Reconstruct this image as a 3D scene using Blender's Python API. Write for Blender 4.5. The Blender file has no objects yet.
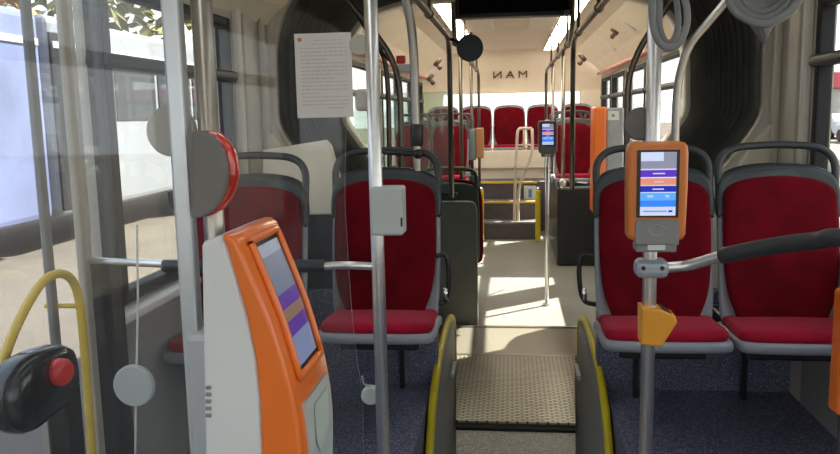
import bpy, bmesh, math, random
from mathutils import Vector, Matrix
random.seed(7)
C = bpy.context.scene.collection
S = bpy.context.scene
PI = math.pi

# ------------------------------------------------------------------ camera model
F = 780.; CX, CY = 420., 227.; VX, VY = 511., 113.; ROLL = math.radians(1.2); H = 1.55
cr, sr = math.cos(ROLL), math.sin(ROLL)
def unroll(u, v): return (u*cr+v*sr, -u*sr+v*cr)
uu, vv = unroll(VX-CX, CY-VY)
pit = math.atan(vv/F); psi = math.atan(uu/F*math.cos(pit))
fw = Vector((-math.sin(psi)*math.cos(pit), math.cos(psi)*math.cos(pit), -math.sin(pit)))
rt = Vector((math.cos(psi), math.sin(psi), 0))
up = rt.cross(fw)
def ray(x, y):
    u, v = unroll((x-CX)/F, (CY-y)/F)
    return fw + rt*u + up*v
def PY(x, y, d):
    r = ray(x, y); t = d/r.y; return Vector((r.x*t, d, H+r.z*t))
def PX(x, y, X):
    r = ray(x, y); t = X/r.x; return Vector((X, r.y*t, H+r.z*t))
def PZ(x, y, z):
    r = ray(x, y); t = (z-H)/r.z; return Vector((r.x*t, r.y*t, z))

cam = bpy.data.cameras.new('camera'); co = bpy.data.objects.new('camera', cam); C.objects.link(co)
cam.sensor_width = 36; cam.lens = F/840*36; cam.clip_start = .02; cam.clip_end = 500
R_ = rt*cr - up*sr; U_ = rt*sr + up*cr
m = Matrix((R_, U_, -fw)).transposed().to_4x4(); m.translation = (0, 0, H)
co.matrix_world = m
S.camera = co

# ------------------------------------------------------------------ materials
MATS = {}
def mat(name, col, rough=.5, metal=0., var=.08, scale=12., bump=0., bscale=None, coat=0., sheen=0., spec=None):
    if name in MATS: return MATS[name]
    mt = bpy.data.materials.new(name); mt.use_nodes = True
    nt = mt.node_tree; b = nt.nodes['Principled BSDF']
    b.inputs['Roughness'].default_value = rough; b.inputs['Metallic'].default_value = metal
    if coat: b.inputs['Coat Weight'].default_value = coat; b.inputs['Coat Roughness'].default_value = .1
    if sheen:
        b.inputs['Sheen Weight'].default_value = sheen; b.inputs['Sheen Roughness'].default_value = .4
        b.inputs['Sheen Tint'].default_value = (1, .25, .3, 1)
    if spec is not None: b.inputs['Specular IOR Level'].default_value = spec
    tc = nt.nodes.new('ShaderNodeTexCoord')
    n = nt.nodes.new('ShaderNodeTexNoise'); n.inputs['Scale'].default_value = scale; n.inputs['Detail'].default_value = 3
    nt.links.new(tc.outputs['Object'], n.inputs['Vector'])
    rp = nt.nodes.new('ShaderNodeValToRGB')
    rp.color_ramp.elements[0].position = .3; rp.color_ramp.elements[1].position = .7
    rp.color_ramp.elements[0].color = (*[c*(1-var) for c in col], 1)
    rp.color_ramp.elements[1].color = (*[min(1, c*(1+var)) for c in col], 1)
    nt.links.new(n.outputs['Fac'], rp.inputs['Fac']); nt.links.new(rp.outputs['Color'], b.inputs['Base Color'])
    if bump:
        n2 = nt.nodes.new('ShaderNodeTexNoise'); n2.inputs['Scale'].default_value = bscale or scale*8
        nt.links.new(tc.outputs['Object'], n2.inputs['Vector'])
        bp = nt.nodes.new('ShaderNodeBump'); bp.inputs['Strength'].default_value = bump; bp.inputs['Distance'].default_value = .003
        nt.links.new(n2.outputs['Fac'], bp.inputs['Height']); nt.links.new(bp.outputs['Normal'], b.inputs['Normal'])
    MATS[name] = mt; return mt

def emit(name, col, s):
    if name in MATS: return MATS[name]
    mt = bpy.data.materials.new(name); mt.use_nodes = True
    b = mt.node_tree.nodes['Principled BSDF']
    b.inputs['Base Color'].default_value = (*[c*.3 for c in col], 1); b.inputs['Roughness'].default_value = .2
    b.inputs['Emission Color'].default_value = (*col, 1); b.inputs['Emission Strength'].default_value = s
    MATS[name] = mt; return mt

def glass(name, tint, haze=0., refl=1.0, hazecol=(.8, .82, .85)):
    if name in MATS: return MATS[name]
    mt = bpy.data.materials.new(name); mt.use_nodes = True
    nt = mt.node_tree; nt.nodes.clear()
    out = nt.nodes.new('ShaderNodeOutputMaterial')
    tr = nt.nodes.new('ShaderNodeBsdfTransparent'); tr.inputs['Color'].default_value = (*tint, 1)
    gl = nt.nodes.new('ShaderNodeBsdfGlossy'); gl.inputs['Roughness'].default_value = .02
    # Schlick reflectance of a thin pane
    fr = nt.nodes.new('ShaderNodeLayerWeight'); fr.inputs['Blend'].default_value = .5
    pw = nt.nodes.new('ShaderNodeMath'); pw.operation = 'POWER'; pw.inputs[1].default_value = 5
    mu = nt.nodes.new('ShaderNodeMath'); mu.operation = 'MULTIPLY_ADD'; mu.inputs[1].default_value = .8*refl; mu.inputs[2].default_value = .04*refl
    mx = nt.nodes.new('ShaderNodeMixShader')
    nt.links.new(fr.outputs['Facing'], pw.inputs[0]); nt.links.new(pw.outputs[0], mu.inputs[0]); nt.links.new(mu.outputs[0], mx.inputs[0])
    nt.links.new(tr.outputs[0], mx.inputs[1]); nt.links.new(gl.outputs[0], mx.inputs[2])
    last = mx
    if haze:
        # whitish reflections put into the pane's colour as a pale streaky veil
        df = nt.nodes.new('ShaderNodeBsdfDiffuse'); df.inputs['Color'].default_value = (*hazecol, 1)
        tl = nt.nodes.new('ShaderNodeBsdfTranslucent'); tl.inputs['Color'].default_value = (*hazecol, 1)
        ad = nt.nodes.new('ShaderNodeMixShader'); ad.inputs[0].default_value = .5
        nt.links.new(df.outputs[0], ad.inputs[1]); nt.links.new(tl.outputs[0], ad.inputs[2])
        tc = nt.nodes.new('ShaderNodeTexCoord'); mp = nt.nodes.new('ShaderNodeMapping'); mp.inputs['Scale'].default_value = (9, 9, .8)
        n = nt.nodes.new('ShaderNodeTexNoise'); n.inputs['Scale'].default_value = 1.2
        nt.links.new(tc.outputs['Object'], mp.inputs[0]); nt.links.new(mp.outputs[0], n.inputs['Vector'])
        mr = nt.nodes.new('ShaderNodeMapRange'); mr.inputs[1].default_value = .35; mr.inputs[2].default_value = .7
        mr.inputs[3].default_value = haze*.3; mr.inputs[4].default_value = haze*1.6
        nt.links.new(n.outputs['Fac'], mr.inputs[0])
        m2 = nt.nodes.new('ShaderNodeMixShader'); nt.links.new(mr.outputs[0], m2.inputs[0])
        nt.links.new(mx.outputs[0], m2.inputs[1]); nt.links.new(ad.outputs[0], m2.inputs[2]); last = m2
    nt.links.new(last.outputs[0], out.inputs[0])
    MATS[name] = mt; return mt

def speckle(name, base, fleck, rough, scale, thr=.62, fl2=None):
    mt = bpy.data.materials.new(name); mt.use_nodes = True
    nt = mt.node_tree; b = nt.nodes['Principled BSDF']; b.inputs['Roughness'].default_value = rough
    tc = nt.nodes.new('ShaderNodeTexCoord')
    n = nt.nodes.new('ShaderNodeTexNoise'); n.inputs['Scale'].default_value = scale; n.inputs['Detail'].default_value = 1
    nt.links.new(tc.outputs['Object'], n.inputs['Vector'])
    rp = nt.nodes.new('ShaderNodeValToRGB'); e = rp.color_ramp.elements
    e[0].position = .35; e[0].color = (*[c*.6 for c in base], 1); e[1].position = thr+.08; e[1].color = (*fleck, 1)
    k = e.new(thr-.08); k.color = (*base, 1)
    nt.links.new(n.outputs['Fac'], rp.inputs['Fac'])
    n3 = nt.nodes.new('ShaderNodeTexNoise'); n3.inputs['Scale'].default_value = 2.2; n3.inputs['Detail'].default_value = 4
    nt.links.new(tc.outputs['Object'], n3.inputs['Vector'])
    mr = nt.nodes.new('ShaderNodeMapRange'); mr.inputs[3].default_value = .7; mr.inputs[4].default_value = 1.3
    nt.links.new(n3.outputs['Fac'], mr.inputs[0])
    mx = nt.nodes.new('ShaderNodeMix'); mx.data_type = 'RGBA'; mx.blend_type = 'MULTIPLY'; mx.inputs[0].default_value = 1
    nt.links.new(rp.outputs['Color'], mx.inputs[6]); nt.links.new(mr.outputs[0], mx.inputs[7])
    nt.links.new(mx.outputs[2], b.inputs['Base Color'])
    MATS[name] = mt; return mt

def ribbed(name, col, rough, sx, sy, strength, metal=.8):
    """metal tread: staggered raised dashes (brick texture drives bump and a worn tint)"""
    mt = bpy.data.materials.new(name); mt.use_nodes = True
    nt = mt.node_tree; b = nt.nodes['Principled BSDF']
    b.inputs['Roughness'].default_value = rough; b.inputs['Metallic'].default_value = metal
    tc = nt.nodes.new('ShaderNodeTexCoord'); mp = nt.nodes.new('ShaderNodeMapping'); mp.inputs['Scale'].default_value = (1, 1, 1)
    nt.links.new(tc.outputs['Object'], mp.inputs[0])
    br = nt.nodes.new('ShaderNodeTexBrick'); br.inputs['Scale'].default_value = 1
    br.inputs['Brick Width'].default_value = sx; br.inputs['Row Height'].default_value = sy
    br.inputs['Mortar Size'].default_value = sy*.28; br.inputs['Mortar Smooth'].default_value = .3
    br.inputs['Color1'].default_value = (*col, 1); br.inputs['Color2'].default_value = (*[c*.85 for c in col], 1)
    br.inputs['Mortar'].default_value = (*[c*.22 for c in col], 1)
    nt.links.new(mp.outputs[0], br.inputs['Vector'])
    n = nt.nodes.new('ShaderNodeTexNoise'); n.inputs['Scale'].default_value = 5
    nt.links.new(tc.outputs['Object'], n.inputs['Vector'])
    mx = nt.nodes.new('ShaderNodeMix'); mx.data_type = 'RGBA'; mx.blend_type = 'MULTIPLY'; mx.inputs[0].default_value = .25
    nt.links.new(br.outputs['Color'], mx.inputs[6]); nt.links.new(n.outputs['Fac'], mx.inputs[7])
    nt.links.new(mx.outputs[2], b.inputs['Base Color'])
    bp = nt.nodes.new('ShaderNodeBump'); bp.inputs['Strength'].default_value = strength; bp.inputs['Distance'].default_value = .004; bp.invert = True
    nt.links.new(br.outputs['Fac'], bp.inputs['Height']); nt.links.new(bp.outputs['Normal'], b.inputs['Normal'])
    MATS[name] = mt; return mt

def wavemat(name, c1, c2, scale, axis, rough=.5, metal=0., dist=0.):
    mt = bpy.data.materials.new(name); mt.use_nodes = True
    nt = mt.node_tree; b = nt.nodes['Principled BSDF']; b.inputs['Roughness'].default_value = rough; b.inputs['Metallic'].default_value = metal
    tc = nt.nodes.new('ShaderNodeTexCoord'); w = nt.nodes.new('ShaderNodeTexWave'); w.bands_direction = axis
    w.inputs['Scale'].default_value = scale; w.inputs['Distortion'].default_value = dist; w.inputs['Detail'].default_value = 3
    nt.links.new(tc.outputs['Object'], w.inputs['Vector'])
    rp = nt.nodes.new('ShaderNodeValToRGB'); rp.color_ramp.elements[0].color = (*c1, 1); rp.color_ramp.elements[1].color = (*c2, 1)
    nt.links.new(w.outputs['Fac'], rp.inputs['Fac']); nt.links.new(rp.outputs['Color'], b.inputs['Base Color'])
    MATS[name] = mt; return mt

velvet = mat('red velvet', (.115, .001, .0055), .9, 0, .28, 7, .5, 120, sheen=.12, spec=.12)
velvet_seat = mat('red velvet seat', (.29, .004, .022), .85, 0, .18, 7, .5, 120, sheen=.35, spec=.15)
shell = mat('seat shell grey', (.24, .25, .275), .45, 0, .05)
darkpl = mat('dark grey plastic', (.03, .034, .036), .45, 0, .1)
blackpl = mat('black plastic', (.012, .013, .014), .35, 0, .15)
blackrub = mat('black rubber', (.012, .012, .013), .7, 0, .2)
bellowm = mat('bellows rubber', (.075, .075, .067), .6, 0, .25, 6); bellowc = mat('bellows clamp edge', (.26, .26, .23), .5, 0, .15, 6)
steel = mat('brushed steel', (.78, .77, .75), .34, 1., .06, 30)
steeld = mat('dull steel', (.40, .37, .32), .33, 1., .06, 30)
bronzep = mat('dark pole', (.16, .14, .11), .35, .8, .1)
chrome = mat('chrome', (.75, .75, .75), .12, 1., .02)
orange = mat('orange plastic', (.80, .17, .018), .32, 0, .04, 8, coat=.3)
orange_d = mat('validator orange', (.62, .17, .025), .38, 0, .05, 8, coat=.2)
amber = mat('amber plastic', (.72, .30, .02), .4, 0, .05, 9)
white = mat('white plastic', (.66, .67, .66), .4, 0, .03, 6)
lgrey = mat('light grey plastic', (.46, .49, .47), .45, 0, .04, 8)
mgrey = mat('mid grey plastic', (.22, .22, .215), .5, 0, .05)
bluegrey = mat('clamp grey', (.36, .40, .43), .35, .3, .05)
boxgrey = mat('partition grey', (.16, .165, .15), .55, 0, .06)
yellow = mat('safety yellow', (.72, .56, .015), .45, 0, .08, 20)
yellowp = mat('yellow rail', (.68, .48, .08), .4, 0, .06, 10)
cream = mat('cream panel', (.84, .76, .60), .55, 0, .04, 4)
beige = mat('beige trim', (.50, .45, .36), .5, 0, .04, 5)
pinkcream = mat('rear panel', (.86, .75, .61), .55, 0, .04, 4)
offwhite = mat('offwhite trim', (.68, .64, .55), .5, 0, .04, 5)
wallgrey = mat('wall grey', (.30, .28, .26), .55, 0, .06, 6)
pinktrim = mat('pink trim', (.55, .22, .17), .5, 0, .05)
ceilm = mat('ceiling white', (.86, .78, .65), .6, 0, .04, 4)
redpl = mat('red plastic', (.62, .03, .02), .3, 0, .06, coat=.3)
redlens = mat('red lens', (.55, .03, .015), .15, 0, .25, 25, coat=.6)
greenshell = mat('dark green shell', (.025, .05, .038), .45, 0, .15)
purple = mat('step riser', (.10, .085, .10), .7, 0, .15, 10)
navy = mat('navy disc', (.02, .03, .06), .3, 0, .1)
brownfix = mat('brown fixture', (.10, .06, .035), .5, 0, .2)
glassedge = mat('glass edge', (.55, .60, .57), .25, 0, .05)
strapgrey = mat('strap grey', (.20, .205, .205), .45, 0, .08)
papermat = mat('paper', (.72, .68, .62), .8, 0, .02)
inkm = mat('print ink', (.52, .49, .45), .8, 0, .1)
whitesill = mat('window sill', (.72, .69, .62), .5, 0, .03)
bluefloor = speckle('blue speckled vinyl', (.10, .105, .165), (.28, .29, .38), .62, 170, .60)
greyfloor = speckle('grey speckled vinyl', (.27, .265, .24), (.42, .41, .37), .38, 120, .6)
gapm = mat('gap black', (.008, .008, .008), .8, 0, .1)
treadm = ribbed('tread plate', (.72, .68, .55), .30, .05, .021, 1., .6)
brushm = wavemat('brushed ramp', (.27, .25, .20), (.42, .39, .32), 40, 'X', .28, .5, .6)
winglass = glass('window glass', (.90, .92, .92))
doorglass = glass('door glass', (.80, .83, .86))
screenglass = glass('screen glass', (.92, .94, .93), .025, 1.2)
sideglass = glass('side screen glass', (.92, .94, .96), .022, 1.3)
greenglass = glass('tinted screen glass', (.78, .87, .81), .04)
lampw = emit('lamp diffuser', (1, .93, .74), 20.0); lampf = emit('added front lamp diffuser', (.88, .95, 1.0), 3.5)  # cool front diffuser belongs to the added strips out of view

# ------------------------------------------------------------------ mesh helpers
def new(): return bmesh.new()
def box(bm, lo, hi, bev=0., mi=0, seg=2, M=None):
    r = bmesh.ops.create_cube(bm, size=1)
    c = [(lo[i]+hi[i])/2 for i in range(3)]; s = [abs(hi[i]-lo[i]) for i in range(3)]
    for v in r['verts']: v.co = Vector((c[0]+v.co.x*s[0], c[1]+v.co.y*s[1], c[2]+v.co.z*s[2]))
    fs = list({f for v in r['verts'] for f in v.link_faces})
    for f in fs: f.material_index = mi
    vs = list(r['verts'])
    if bev:
        es = list({e for v in r['verts'] for e in v.link_edges})
        o = bmesh.ops.bevel(bm, geom=es, offset=min(bev, min(s)*.45), segments=seg, affect='EDGES', profile=.5)
        for f in o['faces']: f.material_index = mi
        vs = list({v for f in o['faces'] for v in f.verts} | {v for v in vs if v.is_valid})
    if M is not None:
        for v in vs: v.co = M @ v.co
    return vs
def catmull(pts, n=8):
    pts = [Vector(p) for p in pts]; out = []
    P = [pts[0]*2-pts[1]] + pts + [pts[-1]*2-pts[-2]]
    for i in range(1, len(P)-2):
        a, b, c, d = P[i-1:i+3]
        for k in range(n):
            t = k/n
            out.append(.5*((2*b)+(c-a)*t+(2*a-5*b+4*c-d)*t*t+(3*b-a-3*c+d)*t**3))
    out.append(pts[-1]); return out
def tube(bm, path, r, seg=12, mi=0, caps=True, flat=1.):
    path = [Vector(p) for p in path]; n = len(path)
    tg = [(path[min(i+1, n-1)]-path[max(i-1, 0)]).normalized() for i in range(n)]
    a = Vector((0, 0, 1)) if abs(tg[0].z) < .9 else Vector((1, 0, 0))
    nrm = (a - tg[0]*a.dot(tg[0])).normalized(); rings = []
    for i in range(n):
        nrm = (nrm - tg[i]*nrm.dot(tg[i])).normalized(); bn = tg[i].cross(nrm)
        rr = r[i] if isinstance(r, (list, tuple)) else r
        rings.append([bm.verts.new(path[i]+nrm*math.cos(2*PI*k/seg)*rr+bn*math.sin(2*PI*k/seg)*rr*flat) for k in range(seg)])
    for i in range(n-1):
        for k in range(seg):
            f = bm.faces.new((rings[i][k], rings[i][(k+1) % seg], rings[i+1][(k+1) % seg], rings[i+1][k])); f.material_index = mi; f.smooth = True
    if caps:
        for rg in (rings[0][::-1], rings[-1]):
            f = bm.faces.new(rg); f.material_index = mi
def cyl(bm, p0, p1, r0, r1=None, seg=24, mi=0, bev=0.):
    r1 = r0 if r1 is None else r1
    p0, p1 = Vector(p0), Vector(p1); d = (p1-p0); L = d.length; d.normalize()
    if bev: tube(bm, [p0, p0+d*bev*.3, p0+d*bev, p1-d*bev, p1-d*bev*.3, p1], [r0-bev, r0-bev*.3, r0, r1, r1-bev*.3, r1-bev], seg, mi)
    else: tube(bm, [p0, p1], [r0, r1], seg, mi)
def inset(pts, d):
    n = len(pts); out = []
    for i in range(n):
        a, b, c = Vector(pts[i-1]), Vector(pts[i]), Vector(pts[(i+1) % n])
        e1 = (b-a).normalized(); e2 = (c-b).normalized()
        n1 = Vector((-e1.y, e1.x)); n2 = Vector((-e2.y, e2.x)); nn = (n1+n2)
        if nn.length < 1e-6: nn = n1
        nn.normalize(); k = 1/max(.5, nn.dot(n1)); out.append(b+nn*d*k)
    return out
def smooth2d(pts, n=5):
    pts = [Vector(p) for p in pts]; N = len(pts); out = []
    for i in range(N):
        a, b, c, d = pts[i-1], pts[i], pts[(i+1) % N], pts[(i+2) % N]
        for k in range(n):
            t = k/n; out.append(.5*((2*b)+(c-a)*t+(2*a-5*b+4*c-d)*t*t+(3*b-a-3*c+d)*t**3))
    return out
def slab(bm, outline, t, mp, r=.01, mi=0, bulge=0., smooth=True):
    """closed outline (anticlockwise u,v) thickened from w=0 to w=t with rounded rims; mp maps (u,v,w) to 3D"""
    o = [Vector(p) for p in outline]
    ar = sum(o[i-1].x*o[i].y-o[i].x*o[i-1].y for i in range(len(o)))
    if ar < 0: o = o[::-1]
    rings = []
    for ins, w in ((r, 0), (r*.3, r*.3), (0, r), (0, t-r), (r*.3, t-r*.3), (r, t)):
        rings.append([bm.verts.new(mp(p.x, p.y, w)) for p in (inset(o, ins) if ins else o)])
    n = len(o)
    for a, b in zip(rings, rings[1:]):
        for k in range(n):
            f = bm.faces.new((a[k], a[(k+1) % n], b[(k+1) % n], b[k])); f.smooth = smooth; f.material_index = mi
    for ring, w, sgn in ((rings[0], 0, -1), (rings[-1], t, 1)):
        if bulge and sgn > 0:
            cu = sum((p.x for p in o))/n; cv = sum((p.y for p in o))/n
            base = inset(o, r); prev = ring
            for s, h in ((.8, .45), (.5, .85), (.2, 1.)):
                rg = [bm.verts.new(mp(cu+(p.x-cu)*s, cv+(p.y-cv)*s, t+bulge*h)) for p in base]
                for k in range(n):
                    f = bm.faces.new((prev[k], prev[(k+1) % n], rg[(k+1) % n], rg[k])); f.smooth = True; f.material_index = mi
                prev = rg
            f = bm.faces.new(prev); f.material_index = mi; f.smooth = True
        else:
            f = bm.faces.new(ring if sgn > 0 else ring[::-1]); f.material_index = mi
def prism(bm, outline, y0, y1, bev=.008, mi=0, seg=3):
    t_ = bmesh.new()
    va = [t_.verts.new((u, y0, v)) for u, v in outline]; vb = [t_.verts.new((u, y1, v)) for u, v in outline]; n = len(va)
    fa = t_.faces.new(va); fb = t_.faces.new(vb)
    for k in range(n): t_.faces.new((va[k], va[(k+1) % n], vb[(k+1) % n], vb[k])).smooth = True
    bmesh.ops.recalc_face_normals(t_, faces=t_.faces)
    bmesh.ops.bevel(t_, geom=list(set(fa.edges) | set(fb.edges)), offset=bev, segments=seg, affect='EDGES', profile=.5, clamp_overlap=True)
    tm = bpy.data.meshes.new('t'); t_.to_mesh(tm); t_.free()
    n0 = len(bm.faces); bm.from_mesh(tm); bpy.data.meshes.remove(tm); bm.faces.ensure_lookup_table()
    for f in bm.faces[n0:]: f.material_index = mi
def quad(bm, a, b, c, d, mi=0):
    f = bm.faces.new([bm.verts.new(p) for p in (a, b, c, d)]); f.material_index = mi; return f
def sphere(bm, c, r, sc=(1, 1, 1), mi=0, seg=20):
    o = bmesh.ops.create_uvsphere(bm, u_segments=seg, v_segments=seg//2+2, radius=r)
    for v in o['verts']: v.co = Vector(c)+Vector((v.co.x*sc[0], v.co.y*sc[1], v.co.z*sc[2]))
    for f in {f for v in o['verts'] for f in v.link_faces}: f.smooth = True; f.material_index = mi

def obj(name, bm, m, parent=None, smooth=None):
    bmesh.ops.recalc_face_normals(bm, faces=bm.faces)
    me = bpy.data.meshes.new(name)
    if parent is not None:
        q = parent; off = Vector((0, 0, 0))
        while q is not None: off += q.location; q = q.parent
        loc = Vector((0, 0, 0))
        for v in bm.verts: v.co -= off
    else:
        xs = [v.co for v in bm.verts]
        loc = Vector(((min(p.x for p in xs)+max(p.x for p in xs))/2, (min(p.y for p in xs)+max(p.y for p in xs))/2, min(p.z for p in xs)))
        for v in bm.verts: v.co -= loc
    if smooth:
        for f in bm.faces: f.smooth = True
    bm.to_mesh(me); bm.free()
    o = bpy.data.objects.new(name, me); C.objects.link(o); o.location = loc
    for k in (m if isinstance(m, (list, tuple)) else [m]): me.materials.append(k)
    if parent is not None: o.parent = parent
    return o
def tag(o, label, cat, group=None):
    o['label'] = label; o['category'] = cat
    if group: o['group'] = group
    return o
def thing(name, label, cat, loc=(0, 0, 0), group=None):
    o = bpy.data.objects.new(name, None); C.objects.link(o); o.location = loc; o.empty_display_size = .1
    return tag(o, label, cat, group)
def struct(name, bm, m, parent=None):
    o = obj(name, bm, m, parent); o['kind'] = 'structure'; return o
def kids(o): return [c for c in bpy.data.objects if c.parent == o]
def copy_thing(r, loc, rz, label, group=None, skip=()):
    n = r.copy(); C.objects.link(n); n.location = loc; n.rotation_euler = (0, 0, rz); n['label'] = label
    if group: n['group'] = group
    for ch in kids(r):
        if ch.name.split('.')[0] in skip: continue
        c = ch.copy(); C.objects.link(c); c.parent = n
        for g in kids(ch):
            d = g.copy(); C.objects.link(d); d.parent = c
    return n

# ------------------------------------------------------------------ THE BUS SHELL
W = 1.27                         # half width inside
ZC = 2.42                        # ceiling
D0, DJ0, DJ1, DR = -4.0, 4.2, 5.8, 11.55
PLAT = .25
# floors
bm = new(); box(bm, (-W, D0, -.1), (W, DR, 0)); struct('floor', bm, greyfloor)
bm = new(); box(bm, (-W, .4, 0), (-.385, 3.62, PLAT)); struct('floor_left', bm, bluefloor)
bm = new(); box(bm, (.435, .4, 0), (W, 3.62, PLAT)); struct('floor_right', bm, bluefloor)
# upstands behind the front seats
bm = new(); box(bm, (-W, 3.62, 0), (-.36, 3.70, .72)); struct('wall_left_upstand', bm, bluefloor)
bm = new(); box(bm, (.40, 3.62, 0), (W, 3.70, .72)); struct('wall_right_upstand', bm, bluefloor)

WZ0, WZ1 = .95, 2.0
def wall(sign, name, opens):
    """side wall with openings (y0,y1,z0,z1)"""
    bm = new(); x0, x1 = sign*W, sign*(W+.07); lo, hi = min(x0, x1), max(x0, x1)
    for (ys, ye) in ((D0, DJ0), (DJ1, DR)):
        cur = ys
        for (a, b, z0, z1) in sorted(opens):
            if a < ys or a > ye: continue
            box(bm, (lo, cur, -.1), (hi, a, 2.12), mi=1)
            box(bm, (lo, a, -.1), (hi, b, z0), mi=0)
            box(bm, (lo, a, z1), (hi, b, 2.12), mi=1)
            cur = b
        box(bm, (lo, cur, -.1), (hi, ye, 2.12), mi=1)
    return struct(name, bm, [wallgrey, beige])
front_w = [(-3.7, -2.0), (-1.9, -.3)]
rw = [(*q, WZ0, WZ1) for q in front_w] + [(-.2, 1.4, WZ0, WZ1), (1.5, 3.49, WZ0, WZ1),
      (5.98, 7.6, WZ0, WZ1), (7.72, 9.0, WZ0, WZ1), (9.12, 10.2, WZ0, WZ1), (10.32, 11.3, WZ0, WZ1)]
lw = [(*q, WZ0, WZ1) for q in front_w] + [(-.2, .95, WZ0, WZ1), (1.1, 2.335, .02, 2.06), (2.36, 3.5, WZ0, WZ1),
      (5.98, 7.6, WZ0, WZ1), (7.72, 9.0, WZ0, WZ1), (9.12, 10.2, WZ0, WZ1), (10.32, 11.3, WZ0, WZ1)]
wall(1, 'wall_right', rw); wall(-1, 'wall_left', lw)

nwin = [0]
def window(sign, a, b, z0, z1, divider=True, fm=None, gm=None):
    nwin[0] += 1
    r = bpy.data.objects.new('window_%d' % nwin[0], None); C.objects.link(r); r.location = (sign*W, (a+b)/2, z0); r['kind'] = 'structure'
    xi, xo = sign*(W-.012), sign*(W+.05); lo, hi = min(xi, xo), max(xi, xo)
    bm = new(); fwd = .045
    box(bm, (lo, a, z0), (hi, a+fwd, z1), .008); box(bm, (lo, b-fwd, z0), (hi, b, z1), .008)
    box(bm, (lo, a+fwd, z0), (hi, b-fwd, z0+fwd), .008); box(bm, (lo, a+fwd, z1-fwd), (hi, b-fwd, z1), .008)
    obj('frame', bm, fm or blackrub, r)
    if divider:
        bm = new(); xs = sign*(W-.03); l2, h2 = min(xs, xo), max(xs, xo)
        box(bm, (l2, a-.03, 1.715), (h2, b+.03, 1.765), .02, seg=3); obj('divider_rail', bm, darkpl, r)
    bm = new(); xm = sign*(W+.03); box(bm, (min(xm, xm+.005*sign), a+.03, z0+.03), (max(xm, xm+.005*sign), b-.03, z1-.03)); obj('pane', bm, gm or winglass, r)
    return r
for q in rw: window(1, *q)
for q in lw:
    if q[2] > .5: window(-1, *q)
# sill ledge at the front left window
bm = new(); box(bm, (-W-.0, 2.2, .915), (-W+.07, 3.5, .945), .008); struct('trim_1', bm, whitesill)
# front end (behind the camera): windscreen wall with a big pane
bm = new(); box(bm, (-W, D0-.06, -.1), (W, D0, .8)); box(bm, (-W, D0-.06, 2.2), (W, D0, ZC)); struct('wall_front', bm, darkpl)
bm = new(); box(bm, (-W, D0-.04, .8), (W, D0-.035, 2.2)); struct('window_windscreen', bm, winglass)

# ceiling + covings, profile extruded along the bus (front part and trailer)
prof = [(-W, 2.03), (-1.21, 2.10), (-1.10, 2.20), (-.86, 2.36), (-.64, ZC), (.64, ZC), (.86, 2.36), (1.10, 2.20), (1.21, 2.10), (W, 2.03)]
def extr(bm, pr, y0, y1, th=.05, mi=None):
    n = len(pr); rows = []
    for y in (y0, y1):
        rows.append([bm.verts.new((x, y, z)) for x, z in pr]); rows.append([bm.verts.new((x*1.02+0, y, z+th)) for x, z in pr])
    a, ao, b, bo = rows
    for k in range(n-1):
        for p, q in ((a, b), (ao, bo)):
            f = bm.faces.new((p[k], p[k+1], q[k+1], q[k])); f.material_index = mi[k] if mi else 0
        for p, q in ((a, ao), (b, bo)):
            f = bm.faces.new((p[k], p[k+1], q[k+1], q[k])); f.material_index = mi[k] if mi else 0
    for k in (0, n-1): bm.faces.new((a[k], ao[k], bo[k], b[k]))
bm = new(); extr(bm, prof, D0, 4.1, mi=[0]*4+[1]+[0]*4); struct('ceiling_front', bm, [cream, ceilm])
bm = new(); extr(bm, prof, DJ1, 11.1, mi=[0]*4+[1]+[0]*4); struct('ceiling', bm, [cream, ceilm])
# pink trim line under the right coving of the trailer
for sg, nm in ((1, 'trim_2'), (-1, 'trim_3')):
    bm = new(); tube(bm, [(sg*1.20, DJ1+.1, 2.06), (sg*1.20, 11.2, 2.06)], .022, 8); struct(nm, bm, pinktrim)
# raised ceiling panels between the light strips
for k, (a, b) in enumerate(((7.3, 8.3),)):
    for sg in (-1, 1):
        bm = new(); box(bm, (sg*.30-.13, a, ZC-.03), (sg*.30+.13, b, ZC), .008); struct('trim_%d' % (4+k*2+(sg > 0)), bm, mat('panel white', (.86, .82, .72), .5))
# rear wall with window opening, upper panel leaning forward
RWx, RZ0, RZ1 = 1.02, 1.12, 1.86
bm = new()
box(bm, (-W-.07, DR, -.1), (W+.07, DR+.08, RZ0)); box(bm, (-W-.07, DR, RZ0), (-RWx, DR+.08, RZ1)); box(bm, (RWx, DR, RZ0), (W+.07, DR+.08, RZ1))
P = [(-W, 11.1), (W, 11.1)]
v = [bm.verts.new(p) for p in ((-W-.05, DR, RZ1), (W+.05, DR, RZ1), (W+.05, 11.1, ZC+.04), (-W-.05, 11.1, ZC+.04),
                               (-W-.05, DR+.08, RZ1), (W+.05, DR+.08, RZ1), (W+.05, 11.18, ZC+.1), (-W-.05, 11.18, ZC+.1))]
for q in ((0, 1, 2, 3), (4, 5, 6, 7), (0, 1, 5, 4), (2, 3, 7, 6), (1, 2, 6, 5), (0, 3, 7, 4)): bm.faces.new([v[i] for i in q])
struct('wall_back', bm, pinkcream)
nwin[0] += 1
r = bpy.data.objects.new('window_%d' % nwin[0], None); C.objects.link(r); r.location = (0, DR, RZ0); r['kind'] = 'structure'
bm = new()
for lo, hi in (((-RWx, RZ0), (-RWx+.04, RZ1)), ((RWx-.04, RZ0), (RWx, RZ1)), ((-RWx+.04, RZ0), (RWx-.04, RZ0+.04)), ((-RWx+.04, RZ1-.025), (RWx-.04, RZ1))):
    box(bm, (lo[0], DR-.005, lo[1]), (hi[0], DR+.07, hi[1]), .006)
obj('frame', bm, pinkcream, r)
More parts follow.
